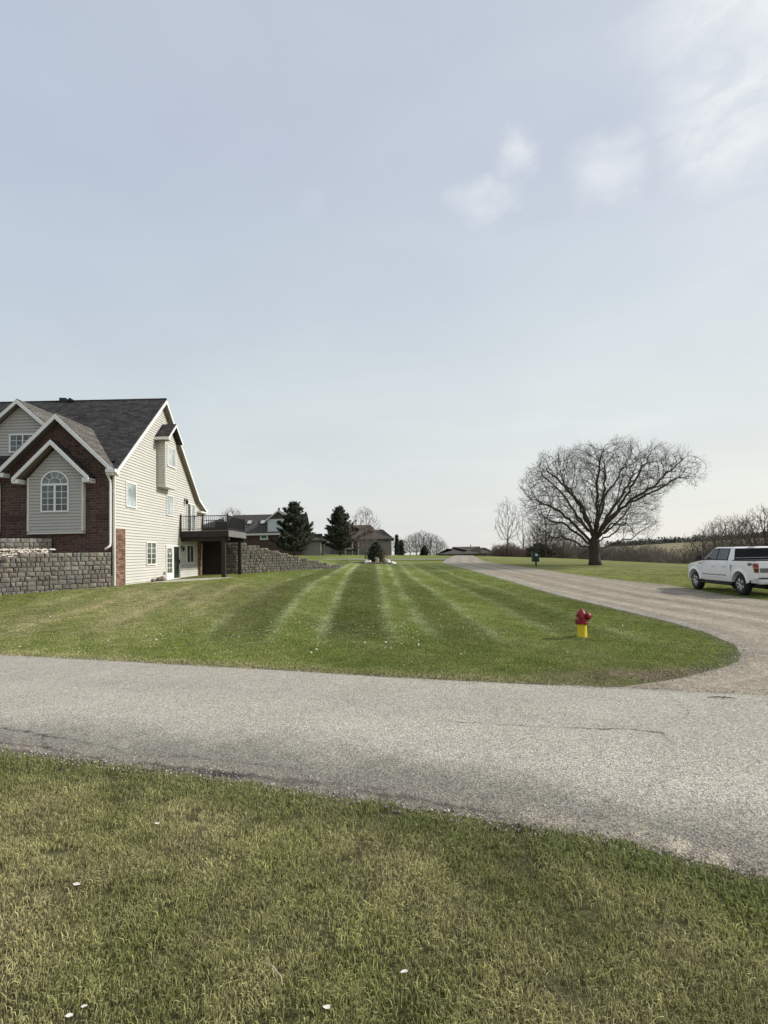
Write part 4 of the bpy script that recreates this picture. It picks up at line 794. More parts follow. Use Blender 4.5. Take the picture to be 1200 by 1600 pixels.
for s in (1,-1):
    sidepoly([(.93,1.365),(2.93,1.365),(2.27,1.845),(1.9,1.862),(1.0,1.845)],-.018,s,.020).build('window_surround',TRIM,TR,local=True)
    sidepoly([(1.86,1.40),(2.80,1.40),(2.22,1.80),(1.88,1.825)],.006,s).build('front_window',TGLASS,TR,local=True)
    sidepoly([(.99,1.40),(1.78,1.40),(1.79,1.825),(1.04,1.81)],.006,s).build('rear_side_window',TGLASS,TR,local=True)
    for (x0,x1,nm) in ((1.82,2.98,'front_door'),(.95,1.79,'rear_door')):
        mb=MB(); y0,y1=.967,.992
        P=[(x0,.66),(x1,.66),(x1,1.28),(x1-.02,1.335),(x0,1.335)]; 
        mb.prism([(x,s*y0*(1-.055*max(0,(z-.95)/.4)**2),z) for x,z in P],(0,s*.026,0)); d=mb.build(nm,PAINT,TR,local=True,bevel=.008,seg=2)
        mb=MB(); hx=x0+.09; mb.box(hx,hx+.17,s*.985 if s>0 else -1.03,1.03 if s>0 else -.985,1.10,1.135); mb.build('handle',CHROME,d,local=True,bevel=.006)
        mb=MB(); mb.box(x0+.02,x1-.02,*(sorted((s*.985,s*1.003))),.745,.775); mb.build('door_moulding',GREYM,d,local=True)
    for cx in (0,3.68):
        mb=MB(); a=arc(cx,.43,.53,172,8,18); b=arc(cx,.43,.64,170,10,18)
        for k in range(18):
            P=[]
            for y in (s*.94,s*1.018): P+=[(a[k][0],y,a[k][1]),(a[k+1][0],y,a[k+1][1]),(b[k+1][0],(y if abs(y)<.95 else s*.99),b[k+1][1]),(b[k][0],(y if abs(y)<.95 else s*.99),b[k][1])]
            mb.hexa(P)
        mb.build('wheel_flare',PAINT,TR,local=True,smooth_all=False)
        mb=MB(); mb.lathe([(.26,-.13),(.36,-.135),(.405,-.10),(.415,0),(.405,.10),(.36,.135),(.26,.13)],(cx,s*.84,.415),32,'y',0,False); w=mb.build('wheel',RUB,TR,local=True)
        mb=MB(); yo=s*.975
        mb.lathe([(.275,0),(.285,-s*.02),(.262,-s*.05),(.262,-s*.12)],(cx,yo,.415),32,'y',0,False)
        mb.build('rim',CHROME,w,local=True)
        mb=MB(); mb.lathe([(.26,0),(.24,s*.004)],(cx,s*.88,.415),24,'y'); mb.build('brake_disc',GREYM,w,local=True)
        mb=MB(); mb.lathe([(.06,0),(.055,s*.03),(.02,s*.035)],(cx,s*.945,.415),14,'y')
        for k in range(6):
            for dt in (-.13,.13):
                t_=k*math.pi/3+.3; c0=(math.cos(t_+dt*.5),math.sin(t_+dt*.5)); c1=(math.cos(t_+dt),math.sin(t_+dt)); p0=(cx+.04*c0[0],s*.955,.415+.04*c0[1]); p1=(cx+.268*c1[0],s*.962,.415+.268*c1[1])
                mb.tube([p0,p1],[.021,.020],5)
        mb.build('spokes',CHROME,w,local=True)
    mb=MB(); mb.box(.62,3.05,*sorted((s*.90,s*1.03)),.385,.43); mb.box(.7,2.95,*sorted((s*.80,s*.90)),.40,.5); mb.build('running_board',TRIM,TR,local=True,bevel=.01)
    mb=MB(); mb.hexa([(2.82,s*.92,1.36),(2.98,s*.92,1.36),(2.98,s*1.08,1.38),(2.84,s*1.08,1.38),(2.82,s*.92,1.42),(2.98,s*.92,1.42),(2.98,s*1.08,1.44),(2.84,s*1.08,1.44)]); mb.hexa([(2.83,s*1.03,1.36),(3.0,s*1.03,1.36),(2.98,s*1.25,1.38),(2.85,s*1.25,1.38),(2.83,s*1.03,1.60),(2.98,s*1.03,1.60),(2.95,s*1.22,1.59),(2.85,s*1.22,1.59)]); mb.build('mirror',TRIM,TR,local=True,bevel=.02)
    mb=MB(); mb.box(-1.16,-.93,*sorted((s*.90,s*.985)),1.115,1.275); tl=mb.build('tail_light',RED,TR,local=True,bevel=.012)
    mb=MB(); mb.prism([(-1.16,s*.90,1.085),(-.97,s*.90,1.085),(-1.03,s*.90,.93),(-1.155,s*.90,.93)],(0,s*.085,0)); mb.build('lower_lens',REDD,tl,local=True)
    mb=MB(); mb.box(-1.163,-.95,*sorted((s*.90,s*.988)),1.09,1.112); mb.build('lens_divider',M('clear_lens',(.6,.35,.33),.2),tl,local=True)
    mb=MB(); mb.box(4.2,4.48,*sorted((s*.62,s*.90)),.88,1.08); mb.build('headlight',glass('lamp_glass',(.5,.52,.54)),TR,local=True,bevel=.02)
    mb=MB(); mb.box(3.02,3.24,*sorted((s*.975,s*.995)),1.20,1.235); mb.build('fender_vent',TRIM,TR,local=True)
    # seams between cab and bed
    mb=MB(); mb.box(.603,.613,*sorted((s*.95,s*.9885)),.56,1.19); mb.build('body_seam',SEAM,TR,local=True)
    fc=bpy.data.curves.new('badge','FONT'); fc.body='4x4'; fc.size=.18; fc.extrude=.006; fc.shear=.25; fo=bpy.data.objects.new('badge',fc); C.objects.link(fo); bpy.context.view_layer.update()
    me=bpy.data.meshes.new_from_object(fo.evaluated_get(bpy.context.evaluated_depsgraph_get())); bpy.data.objects.remove(fo); me.materials.clear(); me.materials.append(TRIM)
    bo=obj('badge',me,TR); bo.rotation_euler=(math.pi/2,0,math.pi) if s>0 else (math.pi/2,0,0); bo.location=(-.56,.974,1.18) if s>0 else (-.86,-.974,1.18)
mb=MB()
def onback(y,z,o): return (.66+(z-1.34)*(.18/.57)-o,y,z)
mb.prism([onback(-.80,1.355,.0),onback(.80,1.355,.0),onback(.66,1.84,.0),onback(-.66,1.84,.0)],(-.012,0,0)); mb.build('rear_window',BGLASS,TR,local=True)
mb=MB(); mb.prism([onback(-.74,1.455,.013),onback(.74,1.455,.013),onback(.74,1.475,.013),onback(-.74,1.475,.013)],(-.012,0,0)); mb.build('cargo_bar',M('dull_alloy',(.35,.35,.34),.4,metal=.3),TR,local=True)
mb=MB(); mb.hexa([(.80,-.12,1.905),(.86,-.12,1.905),(.86,.12,1.905),(.80,.12,1.905),(.79,-.12,1.94),(.86,-.12,1.935),(.86,.12,1.935),(.79,.12,1.94)]); mb.build('brake_lamp',TRIM,TR,local=True,bevel=.008)
mb=MB(); P=[(3.02,1.385),(2.33,1.87)]
mb.prism([(3.06,-.80,1.37),(3.06,.80,1.37),(2.36,.66,1.87),(2.36,-.66,1.87)],(.02,0,.014)); mb.build('windshield',TGLASS,TR,local=True)
mb=MB(); mb.box(-1.08,.63,-.90,.90,1.346,1.385); mb.build('tonneau_cover',TRIM,TR,local=True,bevel=.015)
mb=MB(); mb.box(-1.175,-1.10,-.885,.885,.74,1.33); tg=mb.build('tailgate',PAINT,TR,local=True,bevel=.02)
mb=MB(); mb.box(-1.19,-1.174,-.86,.86,.93,1.09); mb.build('tailgate_band',M('band_grey',(.16,.16,.16),.35,.1,4,metal=.4),tg,local=True)
mb=MB(); mb.box(-1.32,-1.10,-.94,.94,.50,.69); mb.box(-1.10,-.72,-.96,-.90,.52,.69); mb.box(-1.10,-.72,.90,.96,.52,.69); bp=mb.build('rear_bumper',M('bumper_chrome',(.66,.66,.65),.35,.06,3,metal=.25),TR,local=True,bevel=.03)
mb=MB(); mb.box(-1.30,-1.12,-.9,.9,.695,.725); mb.build('step_pad',TRIM,bp,local=True)
mb=MB(); mb.lathe([(.03,0),(.03,.02)],(-1.335,.55,.6),10,'x'); mb.build('parking_sensor',TRIM,bp,local=True)
mb=MB(); mb.box(-1.1,4.3,-.55,.55,.30,.52); mb.box(-.1,.1,-.8,.8,.35,.5); mb.box(3.58,3.78,-.8,.8,.35,.5); mb.box(-1.0,-.55,-.75,.75,.33,.50); mb.build('chassis',M('underbody',(.012,.012,.012),.9),TR,local=True)
mb=MB(); mb.box(4.46,4.54,-.55,.55,.72,1.06); mb.build('grille',TRIM,TR,local=True,bevel=.02); mb=MB(); mb.box(4.36,4.56,-.92,.92,.50,.70); mb.build('front_bumper',CHROME,TR,local=True,bevel=.04)
# ------------------------------------------------------------------ fire hydrant
HX,HY=4.26,11.92; HZ=float(terrain(HX,HY)); HY_=empty('fire_hydrant',(HX,HY,HZ),0,'red topped fire hydrant with a yellow barrel standing on the lawn','hydrant')
YEL=M('yellow_paint',(.74,.56,.02),.45,.06,20,stain=.2); REDP=M('hydrant_red',(.27,.018,.024),.5,.18,25,stain=.4)
mb=MB(); mb.lathe([(.135,-.03),(.135,.012),(.128,.022),(.105,.024),(.100,.04),(.098,.30),(.10,.315)],(HX,HY,HZ),32); mb.build('barrel',YEL,HY_)
mb=MB(); mb.lathe([(.10,.31),(.138,.312),(.142,.318),(.142,.352),(.136,.358),(.13,.359),(.13,.362),(.142,.364),(.142,.395),(.135,.40),(.095,.405),(.088,.42),(.088,.50),(.094,.51),(.094,.525),(.086,.545),(.066,.585),(.045,.605),(.040,.607)],(HX,HY,HZ),32); bn=mb.build('bonnet',REDP,HY_)
for k in range(8):
    t_=k*math.pi/4+.2; mb=MB(); mb.lathe([(.012,.300),(.012,.308),(.009,.309),(.009,.405),(.012,.406),(.012,.415)],(HX+.122*math.cos(t_),HY+.122*math.sin(t_),HZ),6); mb.build('flange_bolt',REDP,bn)
mb=MB(); mb.lathe([(.030,.60),(.032,.612),(.022,.615),(.020,.645),(.016,.648)],(HX,HY,HZ),5); mb.build('operating_nut',REDP,HY_)
def nozzle(dx,dy,r_,l0,l1,z,nm):
    mb=MB(); d=Vector((dx,dy,0)).normalized(); p=lambda q:(HX+d.x*q,HY+d.y*q,HZ+z)
    mb.tube([p(.05),p(l0),p(l0+.001),p(l1-.02),p(l1-.0199),p(l1)],[r_*.85,r_*.85,r_*1.12,r_*1.12,r_*1.0,r_*.92],20); c=mb.build(nm,REDP,HY_)
    mb=MB(); mb.tube([p(l1-.005),p(l1+.03)],[.017,.015],5); mb.build('cap_nut',REDP,c)
nozzle(.95,-.32,.066,.10,.19,.475,'pumper_nozzle'); nozzle(-.45,-.9,.042,.09,.15,.47,'hose_nozzle'); nozzle(-.3,.95,.042,.09,.15,.47,'hose_nozzle')
mb=MB(); mb.tube([(HX+.14,HY-.05,HZ+.44),(HX+.13,HY-.06,HZ+.38),(HX+.10,HY-.08,HZ+.405)],.005,5); mb.build('cap_chain',M('chain',(.1,.07,.06),.6),HY_)
# ------------------------------------------------------------------ bag dispenser / bin on a post by the drive
BX,BY=14.35,51.7; BZ=float(terrain(BX,BY)); PBX=empty('litter_bin',(BX,BY,BZ),0,'dark blue litter bin with a white label on a short post beside the drive','bin')
mb=MB(); mb.box(BX-.06,BX+.06,BY-.06,BY+.06,BZ-.1,BZ+.55); mb.build('post',M('dark_post',(.02,.02,.02),.7),PBX)
mb=MB(); mb.hexa([(BX-.15,BY-.2,BZ+.38),(BX+.28,BY-.2,BZ+.38),(BX+.28,BY+.2,BZ+.38),(BX-.15,BY+.2,BZ+.38),(BX-.13,BY-.18,BZ+1.20),(BX+.22,BY-.18,BZ+1.20),(BX+.22,BY+.18,BZ+1.20),(BX-.13,BY+.18,BZ+1.20)]); mb.build('bin_body',M('navy_metal',(.012,.028,.045),.45,.1,6),PBX,bevel=.02)
mb=MB(); mb.box(BX-.36,BX-.155,BY-.17,BY+.2,BZ+.38,BZ+1.34); mb.box(BX-.40,BX-.12,BY-.2,BY+.22,BZ+1.343,BZ+1.38); mb.build('side_panel',M('dark_green',(.018,.05,.028),.5,.1,5),PBX,bevel=.01)
mb=MB(); mb.box(BX-.11,BX+.13,BY-.206,BY-.19,BZ+.93,BZ+1.14); lb=mb.build('label',M('label_white',(.62,.68,.72),.5),PBX)
mb=MB(); mb.box(BX-.09,BX+.11,BY-.211,BY-.2062,BZ+1.025,BZ+1.05); mb.build('label_line',M('label_ink',(.05,.09,.16),.5),lb)
# ------------------------------------------------------------------ far houses
def FX(px,Y): return (px-600)/850*Y
def FZ(px,py,Y): return 1.9+(867-(px-600)*.0218-py)/850*Y
def fhip(root,x0,x1,y0,y1,ze,zr,mat,rx0=None,rx1=None,name='roof',o=.4):
    ym=(y0+y1)/2; d=(y1-y0)/2+o; rx0=x0-o+d if rx0 is None else rx0; rx1=x1+o-d if rx1 is None else rx1; a,b,c_,d_=(x0-o,y0-o,ze),(x1+o,y0-o,ze),(x1+o,y1+o,ze),(x0-o,y1+o,ze); e,f=(rx0,ym,zr),(rx1,ym,zr)
    mb=MB(); mb.add([a,b,c_,d_,e,f],[(0,1,5,4),(1,2,5),(2,3,4,5),(3,0,4),(0,3,2,1)]); mb.box(x0-o+.02,x1+o-.02,y0-o+.02,y1+o-.02,ze-.2,ze-.01); return mb.build(name,mat,root)
FARR=shingle_mat('distant_shingles',(.085,.078,.068),.2); FARR2=shingle_mat('distant_brown_shingles',(.10,.088,.076),.2); FBR=brick_mat('distant_brick',(.075,.045,.035),(.105,.065,.05),(.07,.055,.045),2); FGR=M('distant_grey_siding',(.20,.195,.175),.8,.08,1.5); FWH=M('distant_white_trim',(.55,.55,.53),.7,.05)
Y=75; x0,x1=FX(352,Y),FX(474,Y); ze=FZ(410,833,Y); zr=FZ(400,804,79)
H1=empty('house',(x0,Y,2.3),0,'low brown brick house with skylights and a white fronted dormer behind the first spruce','house')
mb=MB(); mb.box(x0+.3,x1-.3,Y,Y+8,1.8,ze-.05); mb.build('wall',FBR,H1)
mb=MB(); slab(mb,[(x0,Y-.4,ze-.05),(x1,Y-.4,ze-.05),(x1,Y+4,zr),(x0,Y+4,zr)],.15); slab(mb,[(x0,Y+8.4,ze-.05),(x1,Y+8.4,ze-.05),(x1,Y+4.002,zr),(x0,Y+4.002,zr)],.15); rf=mb.build('roof',FARR,H1)
mb=MB(); mb.box(x0,x1,Y-.47,Y-.40,ze-.30,ze-.05); mb.build('eave_board',FWH,H1)
mb=MB(); mb.prism([(x0-.03,Y-.4,ze-.1),(x0-.03,Y+4,zr-.03),(x0-.03,Y+4,zr-.3),(x0-.03,Y-.1,ze-.3)],(-.06,0,0)); mb.build('rake_board',FWH,rf)
fp=Pl((0,Y,0),(1,0,0),(0,-1,0))
window(H1,fp,FX(406,Y),FX(418.5,Y),FZ(412,843.5,Y),FZ(412,834.5,Y),1,None,.20,GLASS,FWH,out=.08)
window(H1,fp,FX(436,Y),FX(444,Y),FZ(440,843,Y),FZ(440,836,Y),1,None,.15,GLASS,FWH,out=.08)
sl=(zr-ze)/4.4
for px in (389.,410.):
    xx=FX(px,Y+1.6); zz=ze+sl*2.0; mb=MB(); mb.hexa([(xx-.33,Y+1.55,zz-.02),(xx+.33,Y+1.55,zz-.02),(xx+.33,Y+2.35,zz+sl*.8-.02),(xx-.33,Y+2.35,zz+sl*.8-.02),(xx-.33,Y+1.5,zz+.12),(xx+.33,Y+1.5,zz+.12),(xx+.33,Y+2.3,zz+sl*.8+.12),(xx-.33,Y+2.3,zz+sl*.8+.12)]); k=mb.build('skylight',GREYM,rf)
    mb=MB(); mb.hexa([(xx-.26,Y+1.50,zz+.121),(xx+.26,Y+1.50,zz+.121),(xx+.26,Y+2.2,zz+sl*.7+.121),(xx-.26,Y+2.2,zz+sl*.7+.121),(xx-.26,Y+1.5,zz+.15),(xx+.26,Y+1.5,zz+.15),(xx+.26,Y+2.2,zz+sl*.7+.15),(xx-.26,Y+2.2,zz+sl*.7+.15)]); mb.build('pane',M('skylight_pane',(.42,.45,.47),.3),k)
a,b=FX(419,Y),FX(452,Y); zt=FZ(430,811,Y); zp=FZ(435,797,Y); m_=(a+b)/2
mb=MB(); mb.box(a,b,Y-.05,Y+3,ze,zt); dm1=mb.build('dormer',M('white_blue_panel',(.50,.54,.57),.7,.04),H1)
mb=MB(); mb.box(a-.05,a+.15,Y-.1,Y-.053,ze,zt); mb.build('corner_trim',FWH,dm1)
mb=MB(); mb.prism([(a,Y-.04,zt),(b,Y-.04,zt),(m_,Y-.04,zp-.2)],(0,.2,0)); mb.build('gable',FARR2,dm1)
mb=MB(); slab(mb,[(m_,Y-.3,zp),(m_,Y+4,zp),(b+.3,Y+4,zt-.1),(b+.3,Y-.3,zt-.1)],.1); slab(mb,[(m_-.002,Y-.3,zp),(m_-.002,Y+4,zp),(a-.3,Y+4,zt-.1),(a-.3,Y-.3,zt-.1)],.1); dr_=mb.build('dormer_roof',FARR2,dm1)
mb=MB(); pl=Pl((0,Y-.3,0),(1,0,0),(0,-1,0)); rake(mb,pl,[(a-.3,zt-.1),(m_,zp)],.22,.04); rake(mb,pl,[(m_,zp),(b+.3,zt-.1)],.22,.04); mb.build('rake_board',FWH,dr_)
mb=MB(); mb.box(m_-.12,m_+.12,Y+.2,Y+.5,zp-.1,zp+.35); mb.build('chimney',FGR,dr_)
x0b=FX(305,76); mb=MB(); mb.box(x0b,x0+.2,77,82,1.8,FZ(330,824,77)); wg=mb.build('wing',FBR,H1); fhip(wg,x0b,x0+.3,77,82,FZ(330,824,77),FZ(330,811,79.5),FARR,o=.4,name='wing_roof')
mb=MB(); mb.box(x1-.3,x1+2.2,Y+1,Y+6,1.8,ze-1.1); eg=mb.build('entry',FGR,H1); fhip(eg,x1-.3,x1+2.2,Y+1,Y+6,ze-1.1,ze-.1,FARR,name='entry_roof')
Y=95; g=1.75
H2=empty('house',(FX(590,Y),Y,g),0,'grey sided house with dark hip roofs between the second spruce and the rock bed','house')
x0,x1=FX(560,Y),FX(611,Y); ze=FZ(600,841,Y); mb=MB(); mb.box(x0,x1,Y,Y+8.5,g-.4,ze-.1); mb.build('wall',FGR,H2)
mb=MB()
for k in range(18): xx=x0+.15+k*(x1-x0)/18; mb.box(xx,xx+.05,Y-.03,Y-.002,g-.2,ze-.25)
mb.build('batten_cladding',M('batten',(.25,.24,.22),.8),H2); mb=MB(); mb.box(x1-.02,x1+.04,Y-.02,Y+.3,g-.2,ze-.2); mb.build('corner_trim',FWH,H2)
mb=MB(); mb.box(x1+.003,x1+.04,Y+.32,Y+8.4,g-.3,ze-.2); mb.build('side_wall',M('sunlit_side',(.55,.54,.50),.8,.06),H2)  # sun on the right face painted in as a paler wall colour
for yy_ in (Y+3,Y+6): mb=MB(); mb.box(x1+.041,x1+.07,yy_,yy_+.9,g,g+1.7); mb.build('side_window',GLASS,H2)
mb=MB(); mb.box(FX(602,Y),FX(606,Y),Y-.06,Y-.031,ze-.62,ze-.25); mb.build('vent',GREYM,H2)
fhip(H2,x0,x1,Y,Y+8.5,ze-.1,FZ(598,827,Y+4),FARR,o=.5)
x2,x3=FX(528,Y),FX(580,Y); fhip(H2,x2,x3+1.5,Y+2,Y+13,FZ(560,842,Y+2),FZ(563,820,Y+7),FARR2,o=.5,name='upper_roof'); mb=MB(); mb.box(x2,x3,Y+2,Y+12,g-.4,FZ(560,843,Y+2)); mb.build('wall',FGR,H2)
mb=MB(); P=[(FX(556,Y+1),Y+1.4,FZ(556,845,Y+1)),(FX(585,Y+1),Y+1.4,FZ(585,845,Y+1)),(FX(570,Y+1),Y+1.4,FZ(570,829,Y+1))]; mb.prism(P,(0,3,0)); mb.build('cross_gable',FARR2,H2)
x4=FX(484,Y); mb=MB(); mb.box(x4,x2,Y+1,Y+8,g-.4,FZ(500,849,Y+1)); mb.build('wing',FGR,H2); fhip(H2,x4,x2+2,Y+1,Y+8,FZ(500,849,Y+1),FZ(505,831,Y+4.5),FARR,o=.5,name='wing_roof')
mb=MB(); mb.box(FX(538,Y),FX(560,Y),Y-1.5,Y+1.9,g+.5,g+.65); dk2=mb.build('porch',FGR,H2)
for px in (540,551,560): mb=MB(); mb.box(FX(px,Y)-.07,FX(px,Y)+.07,Y-1.5,Y-1.36,g-.2,g+2.6); mb.build('porch_post',FWH,dk2)
mb=MB(); mb.box(FX(540,Y),FX(560,Y),Y-1.55,Y-1.503,g+1.3,g+1.42); mb.build('porch_rail',FWH,dk2); mb=MB(); mb.box(FX(536,Y),FX(561,Y),Y-1.7,Y+2,g+2.6,g+2.8); mb.build('porch_roof',FARR,dk2)
mb=MB(); mb.box(FX(515,Y),FX(527,Y),Y+.9,Y+.97,g,g+2.1); mb.build('garage_door',M('garage_door',(.12,.12,.115),.7),H2)
Y=128; g=-.9
H3=empty('house',(FX(735,Y),Y,g),0,'long brown roofed house just showing over the crest at the end of the drive','house')
ze=FZ(735,865,Y); a_,b_1,c_1,d_1=FX(690,Y),FX(718,Y),FX(746,Y),FX(772,Y)
mb=MB(); mb.box(a_,d_1,Y,Y+9,g,ze); mb.build('wall',FGR,H3)
fhip(H3,a_,b_1+2,Y,Y+9,ze,FZ(705,857,Y+4),FARR2,o=.4); fhip(H3,b_1,c_1,Y-1,Y+10,ze,FZ(735,854,Y+4),FARR2,o=.4); fhip(H3,c_1-2,d_1,Y,Y+9,ze,FZ(760,855.5,Y+4),FARR,o=.4)
mb=MB(); mb.box(FX(737.6,Y),FX(738.6,Y),Y+3,Y+3.2,ze,FZ(738,850,Y)); mb.build('roof_vent',FGR,H3)
for px in (703,712,728,741,755): mb=MB(); mb.box(FX(px,Y),FX(px+3,Y),Y-.06,Y-.003,ze-1.4,ze-.35); mb.build('window',GLASS,H3)
# ------------------------------------------------------------------ rock bed on the lawn
def rockm(x,y,rx,ry,rz_,seed,mat,lab,group=None,name='rock'):
    bm=bmesh.new(); bmesh.ops.create_icosphere(bm,subdivisions=3,radius=1); rg=random.Random(seed); k=[rg.uniform(2,5) for _ in range(6)]
    for v in bm.verts:
        c=v.co.copy(); f=1+.16*math.sin(c.x*k[0]+k[1])+.13*math.sin(c.y*k[2]*1.3+c.z*k[3])+.07*math.sin(c.z*9+c.x*7); v.co=Vector((c.x*rx*f,c.y*ry*f,max(-.3,c.z)*rz_*f))
    z=float(terrain(x,y))
    for v in bm.verts: v.co+=Vector((x,y,z+rz_*.25))
    for f in bm.faces: f.smooth=(seed%2==0)
    me=bpy.data.meshes.new(name); bm.to_mesh(me); bm.free(); me.materials.append(mat); return tag(obj(name,me),lab,'rock',group)
RW=M('white_rock',(.66,.64,.58),.85,.15,4,bmp=.4); RP=M('pale_rock',(.42,.37,.29),.9,.25,5,bmp=.5); RD=M('dark_rock',(.16,.13,.10),.9,.3,6,bmp=.5)
Y=54.0
mbb=MB(); n=36; P=[(FX(586,Y)+2.7*math.cos(6.283*k/n)*(1+.1*math.sin(k*1.7)),Y+1.2+1.5*math.sin(6.283*k/n)*(1+.1*math.sin(k*2.3))) for k in range(n)]
mbb.add([(FX(586,Y),Y+1.2,float(terrain(-1,Y+1.2))+.22)]+[(x,y,float(terrain(x,y))-.05) for x,y in P],[(0,1+k,1+(k+1)%n) for k in range(n)],0,True); tag(mbb.build('mulch_bed',M('mulch',(.075,.055,.035),.95,.4,6,bmp=.8)),kind='structure')
for px,w,h,m_,lab,dy in ((573.5,.33,.32,RW,'white boulder at the left end of the rock bed',-.3),(588,.20,.5,RP,'upright tan boulder in the middle of the rock bed',.1),(602,.27,.45,RP,'rounded pale boulder right of centre in the rock bed',.2),(606,.33,.32,RW,'big white boulder near the right end of the rock bed',-.35),(612.5,.30,.22,RW,'low white boulder rightmost in the rock bed',-.7),(599,.14,.62,RD,'narrow brown boulder behind the pale ones in the rock bed',.6)):
    rockm(FX(px,Y),Y+dy,w,w*.8,h,int(px),m_,lab)
for k in range(13): rockm(FX(577+k*2.9,Y),Y-.75+.08*math.sin(k*2)+(.3 if k<3 else 0),.15+.04*math.sin(k*5),.12,.13,90+k,RD,'small dark edging stone along the front of the rock bed','edging stones of the rock bed',name='edging_stone')
# ------------------------------------------------------------------ trees
BARK=M('dark_bark',(.060,.048,.038),.95,.35,5,bmp=.7); BARKG=M('grey_bark',(.145,.125,.10),.95,.25,5,bmp=.4); BARKB=M('brown_twigs',(.20,.15,.115),.95,.25,5); TWIG=M('oak_twigs',(.066,.054,.041),.95,.3,3)
def colonize(att,trunk,step,di,dk,iters,seed,grav=.0,tw=0,par0=None,cen=None,ow=.55):
    rg=random.Random(seed); nodes=[Vector(p) for p in trunk]; par=list(par0) if par0 else [-1]+list(range(len(trunk)-1)); att=[Vector(a) for a in att]
    for it in range(iters):
        kd=kdtree.KDTree(len(nodes))
        for i,p in enumerate(nodes): kd.insert(p,i)
        kd.balance(); acc={}
        for a in att:
            co_,i,d=kd.find(a)
            if d<di: acc.setdefault(i,Vector((0,0,0))); acc[i]+=(a-nodes[i]).normalized()
        if not acc: break
        new=[]
        for i,v in acc.items():
            if v.length<1e-6: continue
            d=v.normalized()
            if par[i]>=0: d=(d+(nodes[i]-nodes[par[i]]).normalized()*.45).normalized()
            if cen is not None:
                o_=nodes[i]-cen; d=(d+o_.normalized()*ow).normalized()
            d=(d+Vector((rg.gauss(0,.08),rg.gauss(0,.08),rg.gauss(0,.08)+grav))).normalized()
            if kd.find(nodes[i]+d*step)[2]<step*.5: continue
            new.append((nodes[i]+d*step,i))
        if not new: break
        s0=len(nodes)
        for p,i in new: nodes.append(p); par.append(i)
        kd2=kdtree.KDTree(len(new))
        for k,(p,i) in enumerate(new): kd2.insert(p,k)
        kd2.balance(); att=[a for a in att if kd2.find(a)[2]>dk]
        if not att: break
    return nodes,par
def skeleton_mesh(nodes,par,R0,r0,name,parts,parent,local=False,twn=0,twl=.3,twr=.006,seed=1,zt=0,mats=None,flare=0,twf=2,twk=4):
    rg=random.Random(seed); n=len(nodes); ch=[[] for _ in range(n)]
    for i,p in enumerate(par):
        if p>=0: ch[p].append(i)
    tips=[0]*n
    for i in range(n-1,-1,-1):
        tips[i]=max(1,sum(tips[c] for c in ch[i]))
    ntip=tips[0]; p_=math.log(max(2,ntip))/math.log(R0/r0); rad=[r0*(t**(1/p_)) for t in tips]
    tm,cm=MB(),MB(); st=[(0,None)]
    while st:
        i,pr=st.pop(); chain=[i] if pr is None else [pr,i]; cur=i
        while ch[cur]:
            cs=sorted(ch[cur],key=lambda c:-tips[c])
            for c in cs[1:]: st.append((c,cur))
            cur=cs[0]; chain.append(cur)
        rr=[rad[j] for j in chain]
        if pr is not None: rr[0]=rr[1]
        rr[-1]*=.5
        if pr is None and flare: rr=[r_*(1+flare*math.exp(-(nodes[j].z-nodes[0].z)/.45)) for r_,j in zip(rr,chain)]
        if pr is None: k=max(2,sum(1 for j in chain if rad[j]>R0*.45)); a=chain[:k]; tm.tube([nodes[j] for j in a],rr[:k],12); 
        if pr is None and k<len(chain): cm.tube([nodes[j] for j in chain[k-1:]],rr[k-1:],7)
        elif pr is not None:
            mx=max(rr); tgt=cm; tgt.tube([nodes[j] for j in chain],rr,8 if mx>.09 else (5 if mx>.035 else 3))
        if twn:
            for j in chain[max(1,len(chain)//3):]:
                if rad[j]>r0*twk: continue
                for q in range(twn if rg.random()<.8 else twn-1):
                    rad_=(nodes[j]-nodes[0]); rad_.z*=.8; d=(nodes[j]-nodes[par[j]]).normalized()*.7+rad_.normalized()*.6+Vector((rg.gauss(0,.42),rg.gauss(0,.42),rg.gauss(.15,.38))); d.normalize(); l_=twl*rg.uniform(.5,1.2); m_=nodes[j]+d*l_*.5+Vector((rg.gauss(0,.05),rg.gauss(0,.05),rg.gauss(0,.05)))*l_*4
                    cm.tube([nodes[j],m_,nodes[j]+d*l_+Vector((0,0,rg.uniform(-.1,.2)*l_))],[twr,twr*.8,twr*.4],3)
                    for u in range(twf): d2=(d+Vector((rg.gauss(0,.6),rg.gauss(0,.6),rg.gauss(.1,.5)))).normalized(); cm.tube([m_,m_+d2*l_*rg.uniform(.3,.65)],[twr*.7,twr*.35],3)
    t_=tm.build('trunk',mats[0],parent,local=local); c_=cm.build('crown',mats[1],parent,local=local); return t_,c_
OX,OY=20.09,52.05; OZ=float(terrain(OX,OY))
OAK=empty('oak_tree',(OX,OY,OZ),0,'huge spreading bare oak tree standing alone on the lawn right of the drive','tree')
ENV=[(-6.5,7.8),(-5.9,8.9),(-4.8,10.3),(-3.0,11.0),(-1.0,11.2),(1.0,11.4),(2.4,11.5),(4.0,11.2),(6.2,10.7),(7.9,9.9),(9.6,8.7),(9.5,7.5),(8.7,6.9),(6.8,6.7),(5.6,5.6),(4.9,4.6),(5.5,3.2),(4.0,2.5),(2.6,2.6),(1.3,2.8),(-.4,3.0),(-1.4,2.2),(-3.,1.9),(-5.0,2.3),(-5.9,4.2),(-6.6,5.6)]
def inpoly(x,z,P):
    c=False; j=len(P)-1
    for i in range(len(P)):
        if ((P[i][1]>z)!=(P[j][1]>z)) and x<(P[j][0]-P[i][0])*(z-P[i][1])/(P[j][1]-P[i][1])+P[i][0]: c=not c
        j=i
    return c
